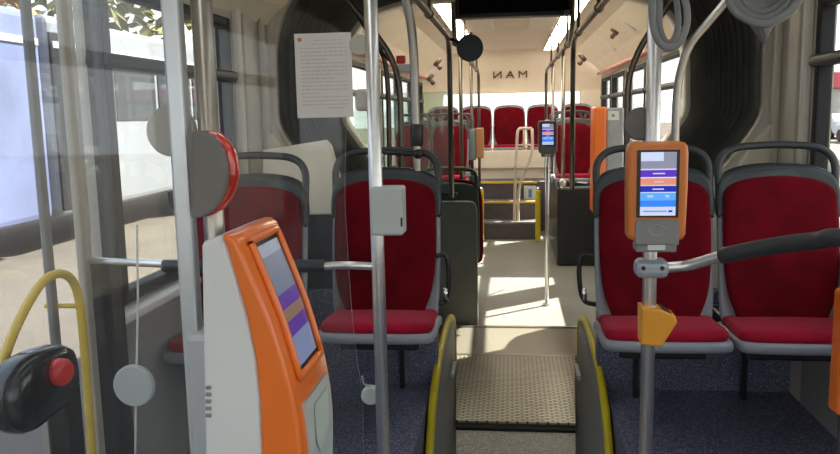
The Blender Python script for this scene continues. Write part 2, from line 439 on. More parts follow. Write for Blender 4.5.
bm = new(); box(bm, (-RWx+.03, DR+.04, RZ0+.03), (RWx-.03, DR+.045, RZ1-.02)); obj('pane', bm, winglass, r)
# steps up to the rear platform
STX0, STX1 = -.40, .34
bm = new()
box(bm, (STX0, 9.62, 0), (STX1, 10.6, .21)); box(bm, (STX0, 9.95, .21), (STX1, 10.6, .43)); box(bm, (-W, 10.32, .43), (W, DR, .65)); box(bm, (-W, 10.32, 0), (W, DR, .43))
struct('floor_steps', bm, purple)
bm = new(); box(bm, (-W, 10.85, .80), (W, 10.90, 1.03)); box(bm, (-W, 10.9, .65), (W, DR, 1.0)); struct('wall_back_plinth', bm, pinkcream)

# ------------------------------------------------------------------ joint: portal frames and bellows
jp = [(.0, 2.40), (.60, 2.40), (.86, 2.37), (1.08, 2.28), (1.21, 2.11), (1.26, 1.92), (1.27, 1.70), (1.265, 1.52), (1.18, 1.37), (1.02, 1.15), (.88, .92), (.83, .70), (.82, .40), (.82, 0.0)]
def smooth_open(p, n=4): return [(q.x, q.y) for q in catmull([Vector((a, b, 0)) for a, b in p], n)]
half = smooth_open(jp, 4)
def off2(pr, d):
    o = []; n = len(pr)
    for i in range(n):
        a = Vector(pr[max(0, i-1)]); b = Vector(pr[min(n-1, i+1)]); t = (b-a).normalized(); nn = Vector((t.y, -t.x))  # points inward for this winding
        o.append((pr[i][0]+nn.x*d, pr[i][1]+nn.y*d))
    return o
def ring_loop(d): # full profile left-floor -> roof -> right-floor
    h = off2(half, d); full = [(-x, z) for x, z in h[::-1]][:-1] + [(0, h[0][1])] + h[1:]
    return full
b_root = thing('articulation_bellows', 'dark pleated rubber bellows of the articulation joint arching behind the front seats', 'bellows', (0, 5., 0))
NP = 14
full0 = ring_loop(-.01); N = len(full0)
ia = next(i for i, p in enumerate(full0) if p[1] > 2.2 and p[0] < 0); ib = next(i for i, p in enumerate(full0) if p[0] > 0 and p[1] < 2.27)
def pleats(i0, i1):
    bm = new(); rows = []; K = 8; prof_ = (.085, .045, .016, .003, 0., .003, .016, .05)
    for j in range(NP*K+1):
        y = DJ0+.02 + (DJ1-DJ0-.04)*j/(NP*K)
        pr = ring_loop(-.05 + prof_[j % K])
        rows.append([bm.verts.new((pr[i][0], y, pr[i][1])) for i in range(i0, i1+1)])
    for j, (a, b) in enumerate(zip(rows, rows[1:])):
        for k in range(len(a)-1):
            f = bm.faces.new((a[k], a[k+1], b[k+1], b[k])); f.smooth = True
            f.material_index = 1 if j % K in (3, 4) else 0
    return bm
obj('side_pleats', pleats(0, ia), [bellowm, bellowc], b_root); obj('roof_pleats', pleats(ia, ib), [bellowm, bellowc], b_root); obj('side_pleats', pleats(ib, N-1), [bellowm, bellowc], b_root)
def portal(name, y0, y1, di, do, m):
    bm = new(); a = ring_loop(di); b = ring_loop(-do); rows = []
    for y in (y0, y1):
        rows.append(([bm.verts.new((p[0], y, p[1])) for p in a], [bm.verts.new((p[0], y, p[1])) for p in b]))
    (a0, b0), (a1, b1) = rows; n = len(a)
    for k in range(n-1):
        for q in ((a0[k], a0[k+1], a1[k+1], a1[k]), (b0[k], b0[k+1], b1[k+1], b1[k]), (a0[k], a0[k+1], b0[k+1], b0[k]), (a1[k], a1[k+1], b1[k+1], b1[k])):
            f = bm.faces.new(q); f.smooth = True
    for k in (0, n-1): bm.faces.new((a0[k], b0[k], b1[k], a1[k]))
    return struct(name, bm, m)
portal('trim_6', 4.08, 4.22, .012, .08, beige)
portal('trim_7', DJ1-.06, DJ1+.12, .045, .10, offwhite)
# filler panels of the portals out to the side walls (lower corners)
for sg, nm in ((1, 'trim_8'), (-1, 'trim_9')):
    bm = new()
    for y, th in ((4.02, .07), (5.85, .07)):
        pts = [(W+.03, 1.50), (1.21, 1.40), (1.04, 1.14), (.89, .90), (.84, .70), (.84, 0), (W+.03, 0)]
        va = [bm.verts.new((sg*x, y, z)) for x, z in pts]; vb = [bm.verts.new((sg*x, y+th, z)) for x, z in pts]
        n = len(pts); bm.faces.new(va); bm.faces.new(vb)
        for k in range(n): bm.faces.new((va[k], va[(k+1) % n], vb[(k+1) % n], vb[k]))
    struct(nm, bm, cream)
    # upper corner fillers
# vertical ribs on the wall between window and portal
k = 10
for sg in (1, -1):
    for y, w_, dep, mm in ((3.56, .05, .035, offwhite), (3.72, .13, .02, beige), (3.93, .035, .03, beige)):
        bm = new(); x0 = sg*(W+.0); x1 = sg*(W-dep)
        box(bm, (min(x0, x1), y-w_/2, .95), (max(x0, x1), y+w_/2, 2.05), .01); struct('trim_%d' % k, bm, mm); k += 1

# ------------------------------------------------------------------ turntable floor
t = thing('turntable_floor_plate', 'worn metal tread plate of the articulation turntable between yellow edges', 'floor plate', (0, 4.3, 0))
bm = new(); v = []
def trap(bm, d0, d1, z0, z1, ex=0., drop=0.):
    xs = []
    for d in (d0, d1): xs.append((-.072*d-.012-ex, .077*d+.022+ex))
    lo = [bm.verts.new((xs[0][0], d0, z0)), bm.verts.new((xs[0][1], d0, z0)), bm.verts.new((xs[1][1], d1, z0)), bm.verts.new((xs[1][0], d1, z0))]
    hi = [bm.verts.new((p.co.x, p.co.y, z1-(drop if p.co.y > d0+.001 else 0))) for p in lo]
    bm.faces.new(lo); bm.faces.new(hi)
    for i in range(4): bm.faces.new((lo[i], lo[(i+1) % 4], hi[(i+1) % 4], hi[i]))
trap(bm, 3.72, 4.80, .012, .034); obj('tread_plate', bm, treadm, t)
bm = new(); trap(bm, 4.81, 5.50, .002, .035, .03, .016); obj('ramp_plate', bm, brushm, t)
bm = new(); trap(bm, 3.66, 3.725, .002, .022, .01); obj('edge_gap', bm, gapm, t)
bm = new(); trap(bm, 4.795, 4.815, .030, .036, .0); obj('joint_strip', bm, steeld, t); bm = new(); trap(bm, 5.49, 5.52, .004, .03, .03); obj('joint_strip', bm, steeld, t)
bm = new(); trap(bm, 2.4, 3.65, .001, .012); struct('trim_20', bm, greyfloor)

def guard(sign, label):
    t = thing('turntable_guard', label, 'guard', (sign*.36, 4., 0), 'turntable guards')
    ed = [(431, 400), (436, 370), (443, 338)] if sign < 0 else []
    xt = -.350 if sign < 0 else .400
    def bot(d): return (-.072*d-.012) if sign < 0 else (.077*d+.022)
    bm = new(); cols = []; n = 36
    d1 = 4.66; d0 = 3.16
    top = [Vector((xt, q.x, q.y)) for q in catmull([Vector((a, b, 0)) for a, b in ((3.15, .03), (3.20, .10), (3.27, .175), (3.37, .25), (3.50, .305), (3.70, .352), (4.01, .388), (4.35, .38), (4.57, .325), (4.65, .22), (4.66, .10))], 5)]
    for p in top:
        d = p.y; xb = bot(d); row = []
        for w_ in (0, .02):
            for f_ in (0, .35, .7, 1): row.append(bm.verts.new((xb+(xt-xb)*(f_**.6)+sign*w_, d, .01+(p.z-.01)*f_)))
        cols.append(row)
    for a, b in zip(cols, cols[1:]):
        for k in range(3):
            for o_ in (0, 4):
                f = bm.faces.new((a[k+o_], a[k+1+o_], b[k+1+o_], b[k+o_])); f.smooth = True
        bm.faces.new((a[3], a[7], b[7], b[3])); bm.faces.new((a[0], a[4], b[4], b[0]))
    for c_ in (cols[0], cols[-1]):
        for k in range(3): bm.faces.new((c_[k], c_[k+1], c_[k+5], c_[k+4]))
    obj('guard_panel', bm, mgrey, t)
    pth = top + [Vector((xt, d1+.005, .03))]
    bm = new(); rows = []
    for p in pth:
        pass
    # yellow strip: flat rubber profile over the rim
    tube(bm, [p+Vector((sign*.008, 0, .004)) for p in pth], .019, 10, flat=1.0)
    obj('edge_strip', bm, yellow, t)
    bm = new(); p = Vector((bot(4.1)-sign*(-.01), 4.1, .17)); box(bm, (p.x-.012, 3.98, .16), (p.x+.012, 4.2, .185), .005); obj('latch', bm, lgrey, t)
guard(-1, 'curved grey turntable guard with yellow edge beside the seats behind the ticket machine')
guard(1, 'curved grey turntable guard with yellow edge on the side of the pole validator')

# ------------------------------------------------------------------ seats
def make_seat(label, group):
    t = thing('bus_seat', label, 'seat', (0, 0, 0), group)
    def hz(z0): return lambda u, v, w: Vector((u, v, z0+w))
    co_ = smooth2d([(-.205, .03), (-.12, .008), (0, .004), (.12, .008), (.205, .03), (.222, .12), (.215, .30), (.20, .40), (0, .42), (-.20, .40), (-.215, .30), (-.222, .12)], 4)
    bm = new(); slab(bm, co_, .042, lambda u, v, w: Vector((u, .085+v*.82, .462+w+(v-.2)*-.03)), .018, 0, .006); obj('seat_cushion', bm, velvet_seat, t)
    po = smooth2d([(-.222, .01), (-.12, -.012), (0, -.016), (.12, -.012), (.222, .01), (.238, .10), (.235, .30), (.22, .44), (0, .45), (-.22, .44), (-.235, .30), (-.238, .10)], 4)
    bm = new(); slab(bm, [(p.x*.975, p.y) for p in po], .040, lambda u, v, w: Vector((u, .085+v*.82, .430+w+(v-.2)*-.03)), .014, 0); obj('seat_pan', bm, shell, t)
    an = math.radians(11); by, bz = .395, .455
    def bk(w0): return lambda u, v, w: Vector((u, by+v*math.sin(an)-(w+w0)*math.cos(an)+.02*(u/.22)**2*-1, bz+v*math.cos(an)+(w+w0)*-math.sin(an)))
    bo = smooth2d([(0, .02), (-.14, .02), (-.175, .07), (-.204, .17), (-.214, .32), (-.212, .46), (-.20, .545), (-.13, .583), (0, .596), (.13, .583), (.20, .545), (.212, .46), (.214, .32), (.204, .17), (.175, .07), (.14, .02)], 4)
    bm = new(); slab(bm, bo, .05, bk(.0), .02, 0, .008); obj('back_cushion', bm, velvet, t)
    so = smooth2d([(0, -.03), (-.18, -.025), (-.215, .01), (-.226, .10), (-.230, .32), (-.226, .48), (-.21, .57), (-.14, .612), (0, .622), (.14, .612), (.21, .57), (.226, .48), (.230, .32), (.226, .10), (.215, .01), (.18, -.025)], 4)
    bm = new(); slab(bm, so, .035, bk(-.03), .014, 0); obj('back_shell', bm, shell, t)
    to = smooth2d([(0, .575), (-.12, .565), (-.19, .525), (-.215, .44), (-.233, .44), (-.23, .54), (-.20, .60), (-.12, .628), (0, .636), (.12, .628), (.20, .60), (.23, .54), (.233, .44), (.215, .44), (.19, .525), (.12, .565)], 4)
    bm = new(); slab(bm, to, .05, bk(-.035), .014, 0); obj('top_trim', bm, darkpl, t)
    f = bk(-.012)
    hp = catmull([f(-.218, .44, 0), f(-.218, .54, 0), f(-.215, .645, 0), f(-.165, .695, 0), f(-.06, .708, 0), f(.06, .708, 0), f(.165, .695, 0), f(.215, .645, 0), f(.218, .54, 0), f(.218, .44, 0)], 6)
    bm = new(); tube(bm, hp, .015, 10); obj('grab_handle', bm, darkpl, t)
    bm = new(); box(bm, (-.16, .20, .375), (.16, .44, .432), .01); box(bm, (-.15, .43, .375), (.15, .86, .425), .01); box(bm, (-.012, .80, .0), (.012, .83, .38), .004)
    for sx in (-.13, .13): cyl(bm, (sx, .15, .435), (sx, .15, .415), .011, seg=10)
    obj('support', bm, blackpl, t)
    return t
near = 'front red seats facing the camera'
seatR = seat0 = make_seat('red velvet bus seat behind the pole validator, next to the aisle', near)
seat0.location = (.560, 2.70, PLAT)
copy_thing(seat0, (1.034, 2.70, PLAT), 0, 'red velvet bus seat beside the window with the dark handrail grip across it', near)
seatL = copy_thing(seat0, (-.525, 2.76, PLAT), 0, 'red velvet bus seat behind the steel pole with the small grey box', near)
copy_thing(seat0, (-1.02, 2.48, PLAT), 0, 'red velvet bus seat behind the orange ticket machine and glass screen', near)
tg = 'red seats in the rear section'
# rear row of five on the plinth (no handles)
rl = ['red rear-row seat, first from the left of the five under the back window', 'red rear-row seat, second from the left under the back window', 'red rear-row seat in the middle of the back row, straight ahead of the aisle',
      'red rear-row seat just right of the middle, behind the pale rail frame', 'red rear-row seat, last on the right under the back window']
for i in range(5):
    copy_thing(seat0, (-.97+i*.475-.005, 10.92, .60), 0, rl[i], 'rear row of red seats', skip=('grab_handle', 'support', 'top_trim'))
# raised pairs over the wheel boxes of the rear section, facing the camera
for i, (x, y, lb) in enumerate(((.655, 8.02, 'red seat on the black wheel box, aisle place behind the far validator'), (1.062, 8.02, 'red seat on the black wheel box, window place beside the grey machine'),
                                (.655, 9.15, 'red seat in the second raised row on the wheel box side, aisle place'), (1.062, 9.15, 'red seat in the second raised row on the wheel box side, window place'),
                                (-.655, 8.0, 'raised red seat seen through the tinted glass, aisle place'), (-1.062, 8.0, 'raised red seat seen through the tinted glass, window place'),
                                (-.655, 9.2, 'raised red seat in the row behind the tinted glass, aisle place'), (-1.062, 9.2, 'raised red seat in the row behind the tinted glass, window place'))):
    c = copy_thing(seat0, (x, y, .40), 0, lb, tg, skip=('support',)); c.scale = (.82, 1, 1) if abs(x) > 1 else (.87, 1, 1)
for sg, y0, x0 in ((1, 7.9, .46), (-1, 7.85, -.40)):
    lb = 'black wheel box under the raised red seats behind the far validator' if sg > 0 else 'black wheel box under the raised seats behind the tinted glass'
    bm = new(); box(bm, (min(x0, sg*(W-.01)), y0, 0), (max(x0, sg*(W-.01)), 9.6, .80), .02); tag(obj('wheel_box', bm, blackpl), lb, 'wheel box', 'wheel boxes of the rear section')
# two seats turned away (dark green backs) on the left behind the tinted screen
gseat = thing('turned_seat', 'dark green backed seat turned away behind the grey partition, aisle place', 'seat', (0, 0, 0), 'dark green seat backs')
def gs(gseat):
    an = math.radians(9)
    def bk(w0): return lambda u, v, w: Vector((u, .0-v*math.sin(an)*-1*-1+(w+w0), .42+v*math.cos(an)))
    so = smooth2d([(0, -.05), (-.20, -.045), (-.236, 0), (-.24, .15), (-.24, .32), (-.236, .48), (-.21, .57), (-.14, .60), (0, .61), (.14, .60), (.21, .57), (.236, .48), (.24, .32), (.24, .15), (.236, 0), (.20, -.045)], 4)
    bm = new(); slab(bm, so, .04, bk(0), .016); obj('back_shell', bm, greenshell, gseat)
    bm = new(); slab(bm, inset(so, .025), .05, bk(.035), .016); obj('back_cushion', bm, velvet, gseat)
    f = bk(.02)
    bm = new(); tube(bm, catmull([f(-.218, .44, 0), f(-.218, .54, 0), f(-.215, .66, 0), f(-.165, .71, 0), f(0, .722, 0), f(.165, .71, 0), f(.215, .66, 0), f(.218, .54, 0), f(.218, .44, 0)], 6), .016, 10); obj('grab_handle', bm, greenshell, gseat)
    bm = new(); box(bm, (-.22, .04, .36), (.22, .46, .42), .02); obj('seat_pan', bm, greenshell, gseat)
    bm = new(); box(bm, (-.21, .07, .42), (.21, .45, .46), .018); obj('seat_cushion', bm, velvet_seat, gseat)
    bm = new(); box(bm, (-.06, .12, 0), (.06, .3, .36), .01); obj('support', bm, blackpl, gseat)
gs(gseat); gseat.location = (-.49, 6.15, 0.0)
copy_thing(gseat, (-.995, 6.15, 0.0), 0, 'dark green backed seat turned away behind the grey partition, window place', 'dark green seat backs')

# side levers of the aisle seats
for sg, par in ((-1, seatL), (1, seatR)):
    y = 3.16
    a = PY(446 if sg < 0 else 582, 256, y); b = PY(446 if sg < 0 else 584, 300, y); xr = par.location.x-sg*.215
    bm = new(); tube(bm, catmull([(xr, y, a.z), a, (a.x-.010*sg, y, (a.z+b.z)/2), b, (xr, y, b.z-.02)], 6), .010, 10); g = obj('side_handle', bm, blackpl, par)
    bm = new(); cyl(bm, b+Vector((0, 0, .05)), b, .012); o = obj('ferrule', bm, chrome, None)
    o.location -= par.location; o.parent = g
# grey low partition with rounded top corner
bm = new(); o = [(-.72, 0), (-.245, 0), (-.245, .86), (-.252, .90), (-.275, .925), (-.31, .93), (-.72, .93)]
slab(bm, o, .05, lambda u, v, w: Vector((u, 5.56+w, v)), .008, smooth=False)
tag(obj('low_partition', bm, boxgrey), 'grey low partition panel with rounded corner at the aisle past the turntable', 'partition')

# pale cover behind the window seat on the left
t = thing('joint_cover', 'pale beige cover panel behind the left window seat, under the paper notice', 'cover panel', (-1.0, 3.72, .72))
cp = [(PY(x, y, 3.63).x, PY(x, y, 3.63).z) for x, y in ((262, 150), (325, 140), (330, 146), (349, 215), (262, 215))]
bm = new(); prism(bm, [(max(u, -W+.005), v) for u, v in cp], 3.63, 3.69, .01); obj('panel', bm, cream, t)
bm = new(); box(bm, (-1.1, 3.64, .72), (cp[3][0]-.02, 3.68, cp[3][1]+.02), .004); obj('foot', bm, darkpl, t)

# ------------------------------------------------------------------ tinted screen in the trailer
t = thing('tinted_screen', 'greenish tinted glass screen between dark pole and side wall past the joint', 'glass screen', (-.8, 5.97, .93))
bm = new(); box(bm, (-1.2, 5.97, .95), (-.43, 5.978, 1.72)); obj('pane', bm, greenglass, t)
bm = new(); box(bm, (-1.22, 5.96, .925), (-.41, 5.99, .955), .006); obj('lower_rail', bm, darkpl, t)

# ------------------------------------------------------------------ ceiling light strips and rails
def lamp_strip(x, y0, y1, lb):
    t = thing('ceiling_light_strip', lb, 'ceiling light', (x, (y0+y1)/2, ZC-.03), 'ceiling light strips')
    bm = new(); box(bm, (x-.09, y0, ZC-.03), (x+.09, y1, ZC+.01), .008); obj('housing', bm, offwhite, t)
    bm = new(); n = int((y1-y0)/.42)
    for i in range(n):
        a = y0+.03+(y1-y0-.06)*i/n; b = a+(y1-y0-.06)/n-.05
        box(bm, (x-.07, a, ZC-.036), (x+.07, b, ZC-.026), .003)
    obj('diffuser', bm, lampf if y0 < 0 else lampw, t)
lamp_strip(.52, 5.95, 11.0, 'bright ceiling light strip above the far validator side of the rear section')
lamp_strip(-.52, 5.95, 11.0, 'bright ceiling light strip above the round blue disc')
lamp_strip(.52, -3.4, 3.6, 'unseen light strip added to brighten the front section, pole validator side')  # both front strips are added out of view to light this section
lamp_strip(-.52, -3.4, 3.6, 'unseen light strip added to brighten the front section, ticket machine side')

RZ = 2.08
def roofz(a_):
    a_ = abs(a_); return next((z0+(z1-z0)*(a_-x0)/(x1-x0) for (x0, z0), (x1, z1) in zip(prof[5:], prof[6:]) if x0 <= a_ <= x1), ZC)
def rail(x, y0, y1, lb, drop=1.0, curve_in=0.):
    bm = new(); r_ = .35
    pth = [(x, y0, RZ), (x, y1-.25, RZ), (x, y1-.08, RZ-.03), (x, y1-.01, RZ-.13), (x, y1, RZ-.28), (x, y1, drop)]
    p2 = catmull([Vector((x, y0-.16, ZC-.02)), Vector((x, y0-.12, RZ+.12)), Vector((x, y0-.02, RZ+.02)), Vector((x, y0+.1, RZ))], 5) + catmull(pth[1:-1], 6) + [Vector(pth[-1])]
    t = thing('overhead_grab_rail', lb, 'grab rail', (x, (y0+y1)/2, drop), 'overhead grab rails')
    tube(bm, p2, .019, 12); obj('tube', bm, bronzep, t)
    y = math.ceil(y0/.5)*.5
    while y < y1-.3:
        bm = new(); tube(bm, [(x, y, RZ), (x, y, ZC-.01)], .011, 8); tube(bm, [(x, y-.025, RZ), (x, y+.025, RZ)], .026, 12); obj('bracket', bm, bronzep, t); y += 1.25
    return t
rail(-.43, 3.0, 5.62, 'dark grab rail bending down by the round blue disc and tinted glass', .95)
rail(.455, 3.0, 5.95, 'dark grab rail bending down behind the far validator', .97)
rail(-.415, 6.0, 10.3, 'dark grab rail running far back over the tinted glass side', .66)
rail(.45, 6.1, 10.3, 'dark grab rail running far back over the wheel box side', .66)

def pole(p0, p1, r, m, lb, name='stanchion_pole', group=None, foot=True):
    t = thing(name, lb, 'pole', p0, group)
    bm = new(); tube(bm, [p0, p1], r, 20); obj('tube', bm, m, t)
    if foot:
        bm = new(); cyl(bm, Vector(p0), Vector(p0)+Vector((0, 0, .02)), r*2.1, seg=24, bev=.004); obj('foot', bm, m, t)
    return t
for x, y, zb, lb in ((-.425, 6.75, .95, 'thin dark pole just past the tinted glass screen'), (-.43, 8.66, .835, 'thin dark pole beside the raised seats behind the tinted glass'),
                     (.45, 6.95, .93, 'steel pole with bulb foot right of the far validator'), (.45, 8.66, .835, 'thin pole beside the raised seats on the wheel box')):
    t = pole((x, y, zb), (x, y, RZ), .017, bronzep if x < 0 else steeld, lb, group='poles of the rear section', foot=False)
    bm = new(); sphere(bm, (x, y, zb+.0), .032, (1, 1, 1.5)); obj('foot', bm, steel if x > 0 else darkpl, t)
    if x > 0 and y < 8:  # horizontal arm tying the pole to the seat box
        bm = new(); tube(bm, [(x, y, zb+.01), (x+.25, y+.5, zb-.05)], .012, 8); obj('arm', bm, darkpl, t)

# ------------------------------------------------------------------ foreground poles
PLx, PRx, PD = -.368, .366, 2.10
tR = pole((PRx, PD, PLAT if False else 0), (PRx, PD, ZC), .0185, steel, 'bright steel pole carrying the validator with the orange frame in the foreground', group='foreground steel poles')
tL = pole((PLx, PD, 0), (PLx, PD, ZC), .0185, steel, 'bright steel pole with small grey box, at the edge of the glass screen', group='foreground steel poles')
PP = Vector((-.528, 1.33, 0))
tM = pole((PP.x, PP.y, 0), (PP.x, PP.y, ZC), .0185, steeld, 'steel pole holding the orange ticket machine and the round lamp', group='foreground steel poles')
bm = new(); box(bm, (PP.x-.062, PP.y-.03, .02), (PP.x-.030, PP.y+.0, ZC), .006); obj('glass_channel', bm, mat('alu channel', (.62, .66, .70), .3, .6, .03), tM)
bm = new(); z = PY(196, 331, 1.3).z; box(bm, (PP.x-.052, PP.y-.045, 0.02), (PP.x-.0, PP.y+.02, z), .014); obj('sleeve', bm, mat('sleeve grey', (.45, .47, .49), .4, .2, .03), tM)

# grey box on the left pole
a = PY(370, 187, PD-.03); b = PY(404, 235, PD-.03)
t = thing('pole_box', 'small light grey box clipped to the steel pole in front of a red seat', 'box', ((a.x+b.x)/2, PD, b.z))
bm = new(); box(bm, (a.x, PD-.045, b.z), (b.x, PD+.03, a.z), .008, seg=3); obj('housing', bm, lgrey, t)
bm = new(); box(bm, (b.x-.006, PD-.048, b.z+.025), (b.x-.001, PD-.043, b.z+.05), .002); obj('latch', bm, blackpl, t)

# ------------------------------------------------------------------ validators
scr = [emit('screen white', (.62, .70, .95), .85), emit('screen grey', (.36, .36, .50), .6), emit('screen purple', (.10, .02, .55), .9), emit('screen salmon', (.80, .28, .18), .85),
       emit('screen navy', (.01, .02, .45), .9), emit('screen blue', (.03, .22, .85), .95), emit('screen sky', (.10, .38, .95), .95), emit('screen text', (.8, .8, .95), .6)]
def make_validator(label):
    """front face towards -y; origin at the pole clamp; body 0.147 x 0.25"""
    t = thing('ticket_validator', label, 'ticket validator', (0, 0, 0), 'pole validators')
    w, h = .0745, .252
    o = [(-w*.97, .018), (-w*.9, .006), (-w*.7, .0), (-.046, .0), (-.046, -.004), (.046, -.004), (.046, .0), (w*.7, .0), (w*.9, .006), (w*.97, .018), (w, .13), (w, h-.03), (w*.97, h-.012), (w*.86, h-.002), (w*.7, h), (-w*.7, h), (-w*.86, h-.002), (-w*.97, h-.012), (-w, h-.03), (-w, .13)]
    mp = lambda u, v, z_: Vector((u, .02-z_, v))
    bm = new(); slab(bm, o, .062, mp, .010); obj('housing', bm, orange_d, t)
    bm = new(); o2 = [(-.052, .062), (.052, .062), (.052, .232), (-.052, .232)]; slab(bm, o2, .006, lambda u, v, w_: Vector((u, -.040-w_, v)), .002, smooth=False); obj('bezel', bm, blackpl, t)
    bm = new(); y = -.0468; X = .0435
    z0, z1 = .067, .227; Hh = z1-z0
    def bar(a, b, mi, xl=-X, xr=X, dy=0): quad(bm, (xl, y-dy, z1-Hh*a), (xr, y-dy, z1-Hh*a), (xr, y-dy, z1-Hh*b), (xl, y-dy, z1-Hh*b), mi)
    bar(0, .14, 0, -X, .012); bar(0, .14, 1, .012, X); bar(.14, .26, 1); bar(.26, .28, 0)
    bar(.28, .39, 2); bar(.39, .41, 0); bar(.41, .515, 3); bar(.515, .53, 0); bar(.53, .625, 4); bar(.625, .64, 0)
    bar(.64, .76, 6); bar(.76, .86, 5); bar(.86, 1, 0)
    bar(.325, .345, 7, -.014, .016, .0004); bar(.455, .475, 7, -.01, .012, .0004); bar(.57, .59, 7, -.014, .014, .0004)
    bar(.675, .71, 7, -.026, -.012, .0004); bar(.675, .71, 7, .018, .027, .0004); bar(.92, .94, 1, -.036, .022, .0004); bar(.915, .945, 4, .026, .036, .0004)
    obj('screen', bm, scr, t)
    bm = new(); slab(bm, [(-.054, -.008), (.054, -.008), (.054, .052), (.048, .056), (-.048, .056), (-.054, .052)], .012, lambda u, v, w_: Vector((u, -.036-w_, v)), .003, smooth=False); rp_ = obj('reader_panel', bm, mgrey, t)
    bm = new()
    for a0 in (-.028, .028): # ring mark of the card reader
        tube(bm, [Vector((a0*.0+.02*math.cos(q*PI/10), -.0482, .03+.014*math.sin(q*PI/10))) for q in range(21)], .0009, 6)
    obj('reader_mark', bm, lgrey, rp_)
    bm = new(); box(bm, (-.05, -.042, -.028), (.05, .02, -.006), .004); obj('lower_block', bm, mgrey, t)
    bm = new(); box(bm, (-.022, -.0445, -.022), (.022, -.0415, -.008), .001); obj('sticker', bm, white, t)
    bm = new(); box(bm, (-.03, .015, .05), (.03, .05, .2), .006); obj('back_plate', bm, darkpl, t)
    return t
val = make_validator('orange framed validator with lit touch screen on the steel pole before the red seats')
a = PY(627, 142, 2.04); b = PY(687, 142, 2.04); c = PY(656, 240, 2.04)
val.location = ((a.x+b.x)/2, PD-.045, a.z-.252)
pf = PY(547, 308, .0+6.2)
FD = 6.25; fx = PY(547, 240, FD).x
pole((fx, FD, 0), (fx, FD, 1.49), .0165, steel, 'steel pole standing on the aisle floor carrying the far validator', group='poles of the rear section')
cval = copy_thing(val, (fx, FD-.055, PY(547, 122, FD).z-.24), 0, 'small far validator with blue lit screen, standing past the joint', 'pole validators')
# far validator is grey: own housing material (object-level slot)
for ch in kids(cval):
    if ch.name.startswith('housing'):
        ch.material_slots[0].link = 'OBJECT'; ch.material_slots[0].material = mat('far validator grey', (.20, .16, .15), .45, 0, .06)

# clamp + handrail on the right
ca = PY(655, 268, PD); zc = ca.z
t = thing('side_handrail', 'handrail with dark grey grip running from the validator pole across the window seat', 'handrail', (PRx, PD, zc))
bm = new(); box(bm, (PRx-.040, PD-.034, zc-.024), (PRx+.046, PD+.034, zc+.026), .018, seg=3)
for sx in (-.022, .026): cyl(bm, (PRx+sx, PD-.036, zc+.006), (PRx+sx, PD-.030, zc+.006), .006, seg=10, mi=1)
obj('clamp', bm, [bluegrey, blackpl], t)
pth = catmull([(PRx+.03, PD, zc), PY(690, 265, 2.09), PY(722, 256, 2.03), PY(770, 246.5, 1.93), PY(815, 241, 1.82), PY(860, 239, 1.70), Vector((1.0, 1.35, PY(860, 239, 1.70).z))], 6)
bm = new(); tube(bm, pth[:14], .0145, 14); obj('tube', bm, steel, t)
bm = new(); tube(bm, pth[12:], .0205, 16); obj('grip', bm, darkpl, t)
bm = new(); e = pth[-1]; tube(bm, [e, (e.x+.12, e.y-.1, e.z), (W, e.y-.12, e.z)], .0145, 12); obj('wall_end', bm, steel, t)
# left bar from pole to wall
zl = PY(350, 266.5, PD).z; zw = PY(125, 264.5, PD).z
t = thing('side_handrail', 'steel handrail with dark grip pieces running behind the ticket machine to the door post', 'handrail', (PLx, PD, zl))
xe = -W+.0
bm = new(); tube(bm, [(PLx, PD, zl), PY(345, 265, PD), PY(325, 266, PD), PY(187, 266, PD+.02), PY(163, 264, PD+.03), PY(118, 262, PD+.05), (xe, PD+.06, zw)], .0115, 12); obj('tube', bm, steel, t)
for q0, q1 in ((295, 325), (163, 205)):
    bm = new(); cyl(bm, PY(q0, 266, PD), PY(q1, 266, PD), .0185, bev=.004); obj('grip', bm, darkpl, t)
# amber holder
t = thing('ticket_holder', 'amber wedge shaped ticket holder clipped on the validator pole', 'holder', (PRx, PD, PY(650, 346, PD).z))
f = lambda x, y: (PY(x, y, PD-.03).x, PY(x, y, PD-.03).z)
o = [f(641, 344), f(661, 346.5), f(677, 322), f(675, 315.5), f(660, 308.5), f(641, 307)]
bm = new(); slab(bm, o, .07, lambda u, v, w_: Vector((u, PD+.030-w_, v)), .006, smooth=False); obj('body', bm, amber, t)
p0, p1 = f(662, 309.5), f(675, 317)
bm = new(); dv = Vector((p1[0]-p0[0], 0, p1[1]-p0[1])); nn = Vector((-dv.z, 0, dv.x)).normalized()
A = Vector((p0[0], 0, p0[1]))+nn*.0035; B = Vector((p1[0], 0, p1[1]))+nn*.0025
v = [Vector((A.x, PD-.032, A.z)), Vector((B.x, PD-.032, B.z)), Vector((B.x, PD+.022, B.z)), Vector((A.x, PD+.022, A.z))]
va = [bm.verts.new(p) for p in v]; vb = [bm.verts.new(p-nn*.006) for p in v]
bm.faces.new(va); bm.faces.new(vb)
for i in range(4): bm.faces.new((va[i], va[(i+1) % 4], vb[(i+1) % 4], vb[i]))
obj('slot', bm, blackpl, t)

# round grey plates (glass clamps) on poles
def disc(name, p, ax, r, th, m, lb, cat, group=None):
    bm = new(); ax = Vector(ax).normalized(); cyl(bm, Vector(p)-ax*th/2, Vector(p)+ax*th/2, r, seg=40, bev=th*.25)
    return tag(obj(name, bm, m), lb, cat, group)
p = PY(641, 124, PD+.03); disc('round_plate', p, (.15, 1, 0), .044, .02, mat('plate taupe', (.14, .125, .11), .5, 0, .05), 'round dark grey plate on the pole just above the validator', 'plate')

